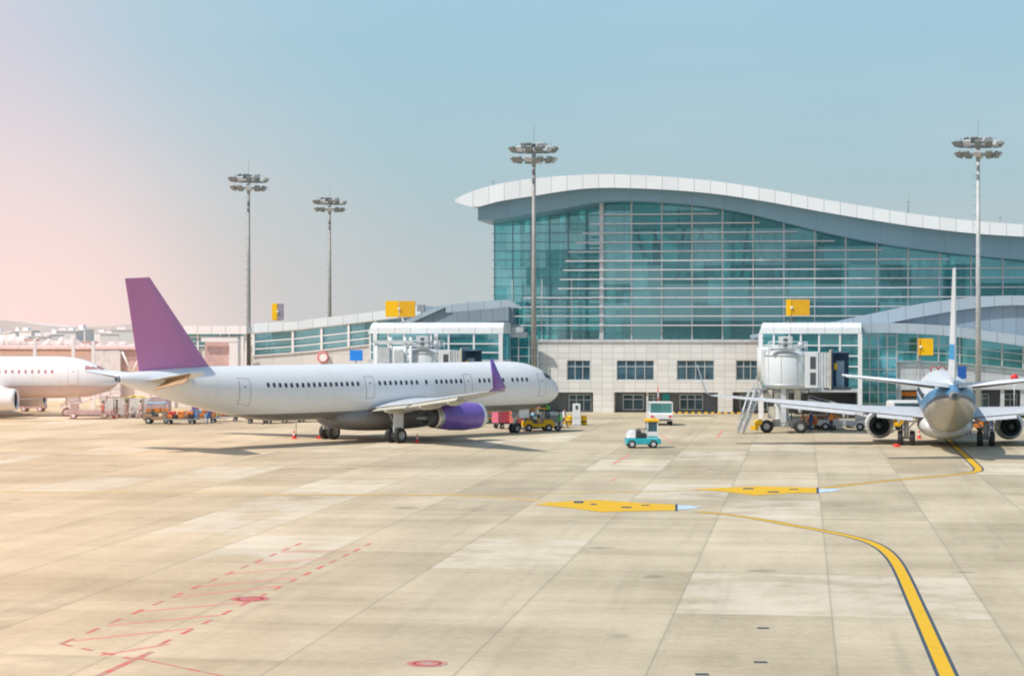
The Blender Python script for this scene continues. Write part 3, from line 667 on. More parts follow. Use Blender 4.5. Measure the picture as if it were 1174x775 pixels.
for (x0, y0, x1, y1) in ((140,403,152,429),(163,403,151,429),(166,403,170,429),(160,429,168,405)):
    b = MB(); u0, z0_ = L(x0, y0, -21); u1, z1_ = L(x1, y1, -21); b.tube((u0, 21, z0_), (u1, 21, z1_), .12, n=6); b.build('diagonal_brace', M['white_haze'], Lp)

# haze-tinted boarding-bridge frames above the white plane
for k, (px, yt, yb, lb) in enumerate(((40,388,470,'white steel portal post above the parked airliner roof, leftmost of three'),(84,387,470,'white steel portal post with a lamp bracket, middle of three'),(107,391,470,'white steel portal post just in front of the cockpit, rightmost of three'))):
    Y = 214; c = at(px, Y); zt = CAMZ-(yt-YH)/FPX*Y
    o_ = thing('portal_post', lb, 'post', (c.x, c.y, 0), 0)
    b = MB(); b.box(-.17, .17, -.15, .15, 0, zt); b.build('pole', M['white_haze'], o_)
    b = MB(); b.box(-1.2, .5, -.1, .1, zt-.3, zt-.02) if k != 1 else b.box(-.3, .3, -.12, .12, zt, zt+.25); b.build('bracket', M['hazedark'] if k != 1 else M['white_haze'], o_)

# yellow gate boxes ----------------------------------------------------------
def gate_box(px0, px1, y0, y1, Y, pole_z, label, split=.5, colours=('yellow', 'yellow2'), rz=0):
    c = at((px0+px1)/2, Y); w = (px1-px0)/FPX*Y; z1_, z0_ = CAMZ-(y0-YH)/FPX*Y, CAMZ-(y1-YH)/FPX*Y
    t = thing('gate_sign_box', label, 'sign', (c.x, c.y, pole_z), rz, 'yellow gate sign boxes')
    z0_ -= pole_z; z1_ -= pole_z; xs = -w/2+w*split
    b = MB(); b.box(-w/2, xs-.03, -.25, .25, z0_, z1_); b.build('left_panel', M[colours[0]], t, .02)
    b = MB(); b.box(xs+.03, w/2, -.22, .28, z0_+.01, z1_-.01); b.build('right_panel', M[colours[1]], t, .02)
    b = MB(); b.lathe([(-.1, 0), (-.1, .1), (0, .13)], 12, axis='y', c=(xs, -.28, (z0_+z1_)/2)); b.build('lamp', M['white'], t)
    b = MB(); b.box(xs-.04, xs+.04, -.05, .07, 0, z0_+.02); b.bar((xs, .1, z0_), (xs-.4, .3, 0), .05); b.bar((xs, .1, z0_), (xs+.4, .3, 0), .05); b.build('bracket', M['grey'], t)
zr = CAMZ-(370.5-YH)/FPX*194
gate_box(442, 476, 345, 363.5, 193, 9.2, 'wide yellow gate box with a centre seam above the left gate link', .46)
gate_box(901.5, 928, 343.5, 362, 187, 9.2, 'yellow gate box over the right gate link, in front of the terminal glass', .22)
gate_box(312, 325, 348, 367, 205, 9.55, 'narrow yellow and lavender gate box on the rising pier roof', .5, ('yellow', 'lavender'))
gate_box(1053, 1069.5, 388, 407.5, 184, 4.0, 'square orange-yellow gate box left of the thin white tail fin', .12, ('yellow2', 'yellow'))

# ------------------------------------------------------------------ light masts
def floodlight(b_l, c, d, tilt):
    c = Vector(c); d = Vector(d).normalized(); s_ = Vector((-d.y, d.x, 0)); up = Vector((0, 0, 1))
    f = (d*math.cos(tilt)-up*math.sin(tilt)); u = s_.cross(f) if s_.cross(f).z > 0 else -s_.cross(f)
    p = [c+s_*a*.27+u*e*.22 for a, e in ((-1,-1),(1,-1),(1,1),(-1,1))]; q = [x+f*.28+(x-c)*.25 for x in p]
    b_l.loft([p, q], 0, False)
def mast_head(t, zt, R):
    for tier, (zz, r, n) in enumerate(((zt-.25, R, 14), (zt-1.0, R*.92, 12), (zt+.12, R*.45, 6))):
        b = MB()
        for i in range(24):
            a0, a1 = 2*PI*i/24, 2*PI*(i+1)/24
            b.tube((r*math.cos(a0), r*.6*math.sin(a0), zz), (r*math.cos(a1), r*.6*math.sin(a1), zz), .05, n=5, caps=False)
        for i in range(6):
            a = 2*PI*i/6; b.tube((0, 0, zz), (r*math.cos(a), r*.6*math.sin(a), zz), .045, n=5)
        b.build('lamp_ring', M['grey'], t)
        for i in range(n):
            a = 2*PI*(i+.5*tier)/n; b = MB()
            floodlight(b, (r*math.cos(a), r*.6*math.sin(a), zz+(.32 if tier != 1 else .1)), (math.cos(a), math.sin(a), 0), .7); b.build('floodlight', M['lampgrey'] if (i+tier) % 3 else M['lgrey'], t)
    b = MB(); b.tube((0, 0, zt-1.6), (0, 0, zt+.45), .2, n=8); b.box(-.55, .55, -.3, .3, zt+.42, zt+.5); b.build('head_core', M['grey'], t)
    b = MB(); b.tube((0, 0, zt+.45), (0, 0, zt+2.2), .025, n=4); b.tube((-R*.8, 0, zt-.2), (-R*.8, 0, zt+.6), .02, n=4); b.tube((R*.8, 0, zt-.2), (R*.8, 0, zt+.6), .02, n=4); b.build('lightning_rod', M['grey'], t)
mast_proto = None
for (px, Y, lb, rz, mt) in ((612, 186, 'tall grey light mast rising in front of the left end of the terminal', 0, 'grey'), (1121.5, 180.5, 'tall pale light mast beside the thin white tail fin', .1, 'lgrey'), (285, 223, 'slender light mast between the plum tail fin and the rising pier roof', .5, 'grey'), (378, 262, 'most distant light mast, shortest of the four, behind the pier roof', .5, 'grey')):
    c = at(px, Y)
    t = thing('light_mast', lb, 'light mast', (c.x, c.y, 0), rz, 'apron light masts')
    b = MB(); b.tube((0, 0, .3), (0, 0, 25), .29, .15, n=12); b.build('pole', paint('mast_grey' , (.46, .49, .49) if mt == 'lgrey' else (.31, .31, .29), .5, .1), t)
    b = MB(); b.lathe([(0, 0), (0, .7), (.3, .7), (.3, 0)], 16, axis='z'); b.build('base', M['lgrey'], t)
    b = MB()
    for k in range(26): b.box(-.38, -.3, -.06, .06, 1+k*.9, 1.05+k*.9)
    b.build('rungs', M['dgrey'], t)
    mast_head(t, 25.6, 2.05)

# ------------------------------------------------------------------ aircraft
def catmull_sections(S, n=6):
    out = []
    P = [S[0]]+S+[S[-1]]
    for i in range(1, len(P)-2):
        for k in range(n):
            t = k/n; r = []
            for j in range(4):
                a, b_, c, d = P[i-1][j], P[i][j], P[i+1][j], P[i+2][j]
                m1 = 0 if (b_-a)*(c-b_) <= 0 and j else (c-a)/2; m2 = 0 if (c-b_)*(d-c) <= 0 and j else (d-b_)/2
                h0, h1, h2, h3 = 2*t**3-3*t*t+1, t**3-2*t*t+t, -2*t**3+3*t*t, t**3-t*t
                r.append(h0*b_+h1*m1+h2*c+h3*m2)
            out.append(tuple(r))
    out.append(S[-1]); return out
def airfoil(x_le, chord, z, y, th, n=9):
    up, lo = [], []
    for i in range(n+1):
        t = (1-math.cos(PI*i/n))/2; yt = 5*th*(.2969*math.sqrt(t)-.126*t-.3516*t*t+.2843*t**3-.1036*t**4)
        cam = .02*4*t*(1-t)
        up.append((x_le-t*chord, y, z+(cam+yt)*chord)); lo.append((x_le-t*chord, y, z+(cam-yt)*chord))
    return up+lo[-2:0:-1]
def aircraft(name, label, nose, rz, p, mats, group=None):
    t = thing(name, label, 'airliner', (nose.x, nose.y, 0), rz, group)
    S = catmull_sections(p['sections'])
    def surf(a, phi, off=0):
        for s0, s1 in zip(S, S[1:]):
            if s0[0] <= a <= s1[0]:
                q = (a-s0[0])/max(1e-6, s1[0]-s0[0]); zc, rz_, ry = [s0[j]+(s1[j]-s0[j])*q for j in (1, 2, 3)]
                return Vector((-a, (ry+off)*math.sin(phi), zc+(rz_+off)*math.cos(phi)))
    b = MB(); b.loft([[(-a, ry*math.sin(2*PI*i/40), zc+rz_*math.cos(2*PI*i/40)) for i in range(40)] for a, zc, rz_, ry in S]); b.build('fuselage', mats['hull'], t)
    def patch(b, a0, a1, p0, p1, off, mi=0, na=4, npp=6):
        g = [[surf(a0+(a1-a0)*i/na, p0+(p1-p0)*j/npp, off) for j in range(npp+1)] for i in range(na+1)]
        b.loft(g, mi, True, False, False)
    zw = p['zw']; s_mid = [s for s in S if s[0] > 12][0]; phw = math.acos((zw-s_mid[1])/s_mid[2])
    # cabin windows
    proto = None
    for sd in p['win_sides']:
        for a in p['windows']:
            if proto is None:
                b = MB(); n = 10
                pts = [(.125*math.copysign(abs(math.cos(q))**.6, math.cos(q)), .18*math.copysign(abs(math.sin(q))**.6, math.sin(q))) for q in [2*PI*i/n for i in range(n)]]
                b.loft([[(x, 0, z) for x, z in pts], [(x, .03, z) for x, z in pts]], 0, False); proto = b.build('cabin_window', mats['pane'], t); w = proto
            else: w = proto.copy(); C.objects.link(w)
            q = surf(a, phw*sd, -.015); w.location = q; w.rotation_euler = ((PI/2-phw)*1 if sd > 0 else -(PI/2-phw), 0, 0)
            if sd < 0: w.rotation_euler = (PI-(PI/2-phw)*-1, 0, 0) if False else (-(PI/2-phw)+PI, 0, 0)
    for sd in p['win_sides']:
        for (a0, a1, zt, zb) in p['doors']:
            zc = [s for s in S if s[0] >= (a0+a1)/2][0]
            pt, pb = math.acos(max(-1, min(1, (zt-zc[1])/zc[2]))), math.acos(max(-1, min(1, (zb-zc[1])/zc[2])))
            b = MB(); patch(b, a0-.045, a1+.045, sd*(pt-.02), sd*(pb+.02), .006, 1); patch(b, a0, a1, sd*pt, sd*pb, .012, 0)
            am = (a0+a1)/2; pm = pt+(pb-pt)*.3; patch(b, am-.1, am+.1, sd*pm, sd*(pm+.06), .018, 1, 1, 1)
            b.build('cabin_door', [mats['hull'], mats['line']], t)
    for (a0, a1, p0, p1) in ((1.35,1.95,.12,.55),(1.75,2.35,.60,.92),(2.2,2.95,.70,1.05)):
        for sd in (-1, 1):
            b = MB(); patch(b, a0, a1, sd*p0, sd*p1, .012); b.build('cockpit_window', mats['pane'], t)
    if p.get('apu'):
        e = p['sections'][-1]; b = MB(); b.lathe([(-e[0]-.25, e[2]*.55), (-e[0]+.02, e[2]*.9), (-e[0]+.3, e[2]*1.05)], 16, c=(0, 0, e[1])); b.lathe([(-e[0]-.24, 0), (-e[0]-.24, e[2]*.55)], 16, c=(0, 0, e[1]), mi=1); b.build('exhaust_pipe', [mats['line'], M['int_dark']], t)
    # belly fairing
    bz = p['belly']; b = MB(); rings = []
    for i in range(13):
        q = i/12; a = bz[0]+(bz[1]-bz[0])*q; k = math.sin(PI*q)**.5
        rings.append([(-a, (1.3+.75*k)*math.sin(x), bz[2]+.9+(.55+.55*k)*math.cos(x)*1.0) for x in [2*PI*j/24 for j in range(24)]])
    b.loft(rings); b.build('belly_fairing', mats['belly'], t)
    # wings
    for sd in (-1, 1):
        st = p['wing']; b = MB(); b.loft([airfoil(-xa, ch, z, sd*y, th) for y, xa, ch, z, th in st]); w = b.build('wing', mats['wing'], t)
        # slat line, flaps, tracks
        (y0, xa0, c0, z0_, _), (y1, xa1, c1, z1_, _) = st[1], st[2]
        b = MB()
        def te(y, fr=1.0, dz=0):
            for s0, s1 in zip(st, st[1:]):
                if s0[0] <= y <= s1[0]:
                    q = (y-s0[0])/(s1[0]-s0[0]); xa, ch, z = [s0[j]+(s1[j]-s0[j])*q for j in (1, 2, 3)]; return Vector((-xa-ch*fr, sd*y, z+dz))
        for (ya, yb) in p['flaps']:
            r = []
            for y in (ya, yb):
                r.append([te(y, .80, .02), te(y, 1.0, -.06), te(y, 1.09, -.28), te(y, 1.08, -.32), te(y, .98, -.16), te(y, .80, -.1)])
            b.loft(r, 0, False)
        b.build('flap', mats['flap'], w)
        for y in p['tracks']:
            c = te(y, .55, -.30); e = te(y, 1.12, -.38); b = MB(); r = []
            for q, rr in ((0,.03),(.2,.17),(.5,.24),(.8,.2),(1,.04)):
                m_ = c.lerp(e, q); r.append([(m_.x, m_.y+rr*.6*math.cos(x), m_.z-.02+rr*1.1*math.sin(x)) for x in [2*PI*j/10 for j in range(10)]])
            b.loft(r); b.build('flap_track_fairing', mats['flap'], w)
        for y in (.35*(st[-1][0]),) : pass
        wl = p['winglet']; yt, xt, ct, zt, _ = st[-1]; b = MB()
        b.loft([[(-(xt+dx)-q*ch, sd*(yt+dy)+s_*.04*(1-q), zt+dz) for q, s_ in ((0,0),(.25,1),(.6,1),(1,0),(.6,-1),(.25,-1))] for dx, dy, dz, ch in wl]); b.build('winglet', mats['winglet'], w)
        # stabiliser
        hs = p['stab']; b = MB(); b.loft([airfoil(-xa, ch, z, sd*y, th) for y, xa, ch, z, th in hs]); s_o = b.build('stabiliser', mats['stab'], t)
        b = MB(); r = []
        for y, xa, ch, z, th in (hs[0], hs[-1]):
            yy = sd*(y+(.9 if y == hs[0][0] else -.25)); r.append([(-xa-ch*.72, yy, z+.05), (-xa-ch*1.02, yy, z-(p['elev'] if sd < 0 else .06)), (-xa-ch*1.0, yy, z-(p['elev'] if sd < 0 else .06)-.04), (-xa-ch*.72, yy, z-.10)])
        b.loft(r, 0, False); b.build('elevator', mats['elevator'] if sd < 0 else mats['stab'], s_o)
    # fin
    fn = p['fin']; b = MB(); b.loft([[(-xa-q*ch, s_*th*ch, z+(zq*q)) for q, s_ in ((0,0),(.06,.55),(.25,1),(.70,.436),(1,.06),(1,-.06),(.70,-.436),(.25,-1),(.06,-.55))] for xa, ch, z, th, zq in fn], 0, False); f_o = b.build('tail_fin', mats['fin'], t)
    f0, f1 = fn[1], fn[-1]; b = MB(); b.loft([[(-xa-ch*.70, th*ch*.436+.004, z), (-xa-ch*1.005, .004+.06*th*ch, z), (-xa-ch*1.005, -.004-.06*th*ch, z), (-xa-ch*.70, -th*ch*.436-.004, z)] for xa, ch, z, th in ((f0[0]+.05*0, f0[1], f0[2]+.5, f0[3]), (f1[0], f1[1], f1[2]-.15, f1[3]))], 0, False); b.build('rudder', mats['fin'], f_o)
    # engines
    ea, ez, ey, er, el = p['engine']
    for sd in (-1, 1):
        c = (-ea, sd*ey, ez); b = MB()
        pr = [(-.15, .78*er), (.0, .88*er), (.02, .95*er), (-.35, 1.0*er), (-el*.35, 1.06*er), (-el*.6, 1.0*er), (-el*.85, .84*er)]
        b.lathe(pr, 32, c=c, mis=[1, 1, 1, 0, 0, 0]); b.lathe([(-.15, .78*er), (-.9, .76*er)], 32, c=c, mi=2); e_o = b.build('engine', [mats['nacelle'], mats['lip'], M['dgrey']], t)
        b = MB(); b.lathe([(-el*.85, .84*er), (-el*.96, .76*er)], 32, c=c, mi=0); b.lathe([(-el*.94, .72*er), (-el*.96, .76*er)], 32, c=c, mi=0); b.build('reverser_ring', mats['ring'], e_o)
        b = MB(); b.lathe([(-el*.90, .6*er), (-el*1.10, .56*er), (-el*1.10, .50*er), (-el*.98, .48*er), (-el*.98, 0)], 28, c=c); b.lathe([(-el*1.0, .24*er), (-el*1.28, .03)], 16, c=c, mi=1); b.lathe([(-el*.9, .62*er), (-el*.9, .8*er)], 28, c=c); b.build('exhaust_nozzle', [mats['nozzle'], M['grey']], e_o)
        b = MB()
        for i in range(18):
            q = 2*PI*i/18; b.add([Vector(c)+Vector((-.85, .2*er*math.cos(q), .2*er*math.sin(q))), Vector(c)+Vector((-.8, .75*er*math.cos(q), .75*er*math.sin(q))), Vector(c)+Vector((-.95, .75*er*math.cos(q+.28), .75*er*math.sin(q+.28)))], [(0,1,2)])
        b.lathe([(-.45, .02), (-.9, .25*er)], 14, c=c, mi=1); b.lathe([(-1.0, .76*er), (-1.0, 0)], 20, c=c, mi=2); b.build('fan', [M['grey'], M['lgrey'], M['dgrey']], e_o)
        wz = [s for s in st if s[0] >= ey][0]
        b = MB(); ztop = wz[3]-.12
        b.loft([[(c[0]+dx, c[1]-.16, z0_), (c[0]+dx, c[1]+.16, z0_), (c[0]+dx, c[1]+.12, z1_), (c[0]+dx, c[1]-.12, z1_)] for dx, z0_, z1_ in ((-el*.28, ez+er*.9, ez+er*1.12), (-el*.6, ez+er*.85, max(ztop+.1, ez+er*1.15)), (-el*1.15, ez+er*.62, ztop), (-el*1.5, ztop-.35, ztop-.02))], 0, False); b.build('pylon', mats['pylon'], e_o)
    # landing gear
    def wheel(b, c, r, w):
        b.lathe([(-w/2, r*.55), (-w/2, r*.9), (-w*.3, r), (w*.3, r), (w/2, r*.9), (w/2, r*.55)], 22, axis='y', c=c); 
        for s_ in (-1, 1): b.lathe([(s_*w*.5, r*.55), (s_*w*.3, r*.45), (s_*w*.35, 0)], 18, axis='y', c=c, mi=1)
    for (a, y, r, w, tr, ztop, big) in p['gear']:
        g = MB(); g.tube((-a, y, r), (-a, y, ztop), .13 if big else .08, n=10); g.tube((-a, y, r*1.1), (-a, y, ztop-.5), .17 if big else .1, n=10); g.tube((-a, y-tr, r), (-a, y+tr, r), .08, n=8)
        g.tube((-a+.1, y, r+.5), (-a+1.0 if not big else -a, y-(0 if not big else math.copysign(1.0, y)), ztop-.1), .06, n=6)
        g.bar((-a-.15, y, r+.25), (-a-.35, y, r+.7), .05); g.bar((-a-.35, y, r+.7), (-a-.12, y, r+1.1), .05)
        go = g.build('landing_gear', mats['gear'], t)
        for s_ in (-1, 1):
            b = MB(); wheel(b, (-a, y+s_*tr, r), r, w); b.build('wheel', [mats['tyre'], mats['rim']], go)
        b = MB()
        if big: b.box(-a-.45, -a+.55, y+math.copysign(.22, y), y+math.copysign(.27, y), r*1.35, ztop-.15)
        else:
            for s_ in (-1, 1): b.box(-a+.1, -a+1.3, s_*.42-.02, s_*.42+.02, ztop-.75, ztop-.02)
        b.build('gear_door', mats['geardoor'], go)
    return t
SEC321 = [(0,3.42,.02,.02),(.12,3.42,.34,.36),(.45,3.44,.66,.72),(1.1,3.50,1.06,1.12),(1.9,3.60,1.42,1.46),(2.9,3.72,1.74,1.72),(4.2,3.83,1.96,1.90),(5.8,3.87,2.06,1.97),(7.5,3.87,2.07,1.975),(14,3.87,2.07,1.975),(22,3.87,2.07,1.975),(29,3.87,2.07,1.975),(31.5,3.92,2.02,1.96),(34,4.07,1.86,1.86),(36.5,4.32,1.60,1.62),(39,4.60,1.27,1.28),(41.5,4.87,.87,.88),(43.4,5.06,.50,.50),(44.3,5.14,.27,.27)]
def wrange(a0, a1, n): return [a0+(a1-a0)*i/(n-1) for i in range(n)]
P321 = dict(sections=SEC321, zw=4.48, win_sides=(-1,),
    windows=wrange(32.7,24.1,17)+wrange(21.9,18.0,8)+[17.0]+wrange(15.9,13.2,6)+wrange(11.1,8.4,6)+wrange(7.3,5.6,4),
    doors=((34.3,35.2,5.05,3.2),(22.5,23.3,5.0,3.4),(12.0,12.8,5.0,3.3),(3.2,4.05,4.9,3.1)), apu=True, belly=(13.5,25.5,.95),
    wing=((0,14.6,8.4,2.45,.14),(1.9,15.2,7.5,2.62,.14),(6.4,18.0,4.9,3.05,.12),(17.2,24.0,1.65,4.25,.10)),
    flaps=((2.6,6.3),(6.6,13.2)), tracks=(4.2,8.4,12.2), winglet=((0,0,0,1.65),(.35,.45,.25,1.3),(1.05,.62,1.0,.85),(1.95,.75,2.25,.32)),
    stab=((.3,38.4,3.9,5.0,.10),(6.2,41.6,1.5,5.62,.09)), elev=.62,
    fin=((35.0,7.6,5.55,.02,0),(36.6,6.1,5.9,.045,0),(41.75,2.05,12.18,.045,-.12)),
    engine=(15.1,1.92,5.75,1.02,5.2), gear=((22.0,3.8,.58,.42,.46,2.7,1),(22.0,-3.8,.58,.42,.46,2.7,1),(5.1,0,.40,.24,.25,2.0,0)))
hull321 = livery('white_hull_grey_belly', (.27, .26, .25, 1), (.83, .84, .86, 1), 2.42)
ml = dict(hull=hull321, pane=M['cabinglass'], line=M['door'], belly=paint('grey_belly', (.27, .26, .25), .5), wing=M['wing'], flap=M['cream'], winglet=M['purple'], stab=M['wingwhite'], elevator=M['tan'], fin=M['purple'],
          nacelle=M['violet'], lip=M['wingwhite'], ring=M['steel'], nozzle=M['dgrey'], pylon=M['wing'], gear=M['lgrey'], tyre=M['rubber'], rim=M['grey'], geardoor=M['wingwhite'])
ml['winglet'] = M['violet']
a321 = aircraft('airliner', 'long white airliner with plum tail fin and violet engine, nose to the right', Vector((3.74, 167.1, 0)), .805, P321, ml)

def mv(sec, k): return [(a if a < 10 else a-k, z, r1, r2) for a, z, r1, r2 in sec if not (10 < a < 10+k)]
SECW = [(a if a <= 7.5 else a-6.9, z, r1, r2) for a, z, r1, r2 in SEC321 if not 7.5 < a < 15]
P3 = dict(P321); P3.update(sections=SECW, windows=wrange(15.2,6.1,15)+wrange(29,19,18), doors=((3.6,4.5,5.05,3.2),(31.2,32.0,5.05,3.2)), belly=(12.5,22,.95),
    wing=tuple((y, x-4.9, c, z, th) for y, x, c, z, th in P321['wing']), stab=tuple((y, x-6.9, c, z, th) for y, x, c, z, th in P321['stab']),
    fin=tuple((x-6.9, c, z, th, q) for x, c, z, th, q in P321['fin']), engine=(8.6,1.85,5.75,1.05,4.6), gear=((17.7,3.8,.58,.42,.46,2.7,1),(17.7,-3.8,.58,.42,.46,2.7,1),(5.1,0,.40,.24,.25,2.0,0)))
hazehull = livery('haze_tinted_white_hull', (.84, .64, .58, 1), (.95, .90, .90, 1), 3.1)  # haze wash is put into all colours of this airliner
wm = M['white_haze']; pk = M['hazedark']
ml3 = dict(hull=hazehull, pane=paint('haze_tinted_window', (.52, .25, .24), .5), line=paint('haze_tinted_outline', (.72, .45, .42), .6), belly=M['hazewall'], wing=wm, flap=wm, winglet=wm, stab=wm, elevator=wm, fin=wm, nacelle=wm, lip=wm, ring=wm, nozzle=pk, pylon=wm, gear=paint('haze_tinted_gear', (.66, .42, .38), .6), tyre=M['rub_haze'], rim=wm, geardoor=wm)
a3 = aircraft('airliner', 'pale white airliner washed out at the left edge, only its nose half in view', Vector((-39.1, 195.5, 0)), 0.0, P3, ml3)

SEC737 = [(0,3.0,.02,.02),(.15,3.0,.34,.34),(.6,3.02,.72,.72),(1.4,3.08,1.12,1.12),(2.4,3.18,1.5,1.42),(3.8,3.27,1.85,1.72),(5.4,3.30,2.0,1.86),(7,3.30,2.02,1.88),(16,3.30,2.02,1.88),(24,3.30,2.02,1.88),(26.5,3.33,1.98,1.86),(29,3.46,1.82,1.76),(31.5,3.66,1.55,1.52),(34,3.88,1.18,1.15),(36,4.05,.82,.78),(37.6,4.18,.50,.44),(38.4,4.26,.36,.28)]
P737 = dict(sections=SEC737, zw=3.85, win_sides=(-1, 1), windows=wrange(28,6.5,40), doors=((30.2,31.0,4.6,2.9),(4.2,5.0,4.5,2.7)), apu=True, belly=(12.0,23,.6),
    wing=((0,12.4,8.2,1.95,.13),(1.8,13.2,7.2,2.1,.13),(6.0,16.0,4.6,2.5,.12),(17.1,21.0,1.4,3.65,.10)), flaps=((2.4,5.0),(6.6,12.0)), tracks=(3.4,7.4,10.6),
    winglet=((0,0,0,1.4),(.3,.35,.2,1.15),(.9,.62,1.1,.9),(1.6,.95,2.3,.5)), stab=((.3,33.6,3.6,4.75,.10),(7.17,37.2,1.3,5.55,.09)), elev=.06,
    fin=((29.5,7.4,5.1,.02,0),(32.2,5.6,5.4,.05,0),(37.3,1.9,12.5,.055,0)),
    engine=(12.9,1.30,4.83,1.04,3.9), gear=((20.0,2.86,.55,.40,.43,2.3,1),(20.0,-2.86,.55,.40,.43,2.3,1),(4.6,0,.35,.2,.22,1.6,0)))
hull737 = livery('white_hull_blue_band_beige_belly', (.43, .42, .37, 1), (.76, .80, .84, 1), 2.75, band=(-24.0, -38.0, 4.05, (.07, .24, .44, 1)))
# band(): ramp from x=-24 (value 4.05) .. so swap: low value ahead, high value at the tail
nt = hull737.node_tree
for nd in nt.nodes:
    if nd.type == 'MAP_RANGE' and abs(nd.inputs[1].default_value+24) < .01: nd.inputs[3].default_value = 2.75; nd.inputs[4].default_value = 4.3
def fin737():
    m, nt, out = newmat('white_fin_blue_patch'); b_ = N(nt, 'BsdfPrincipled'); sp = N(nt, 'SeparateXYZ'); nt.links.new(N(nt, 'TexCoord').outputs['Object'], sp.inputs[0])
    z = sp.outputs[2]; f = math_(nt, 'MULTIPLY', math_(nt, 'MULTIPLY', ramp(nt, z, 6.55, 6.6), ramp(nt, z, 7.55, 7.6, 1, 0)), ramp(nt, sp.outputs[1], -.02, .02))
    nt.links.new(mixc(nt, f, (.76, .80, .83, 1), (.02, .33, .68, 1)), b_.inputs['Base Color']); b_.inputs['Roughness'].default_value = .35
    nt.links.new(b_.outputs[0], out.inputs[0]); return m
ml7 = dict(ml); ml7.update(hull=hull737, wing=M['wing'], flap=M['wing'], winglet=M['wingwhite'], elevator=M['wingwhite'], fin=fin737(), nacelle=M['wingwhite'], lip=M['wingwhite'], ring=M['wingwhite'], nozzle=paint('nozzle_blueblack', (.035, .06, .08), .5, .3), belly=paint('beige_belly', (.62, .64, .64), .5), geardoor=M['lgrey'])
a737 = aircraft('airliner', 'white and blue twin-jet airliner seen from directly behind at the right', Vector((35.66, 164.7, 0)), 1.384, P737, ml7)

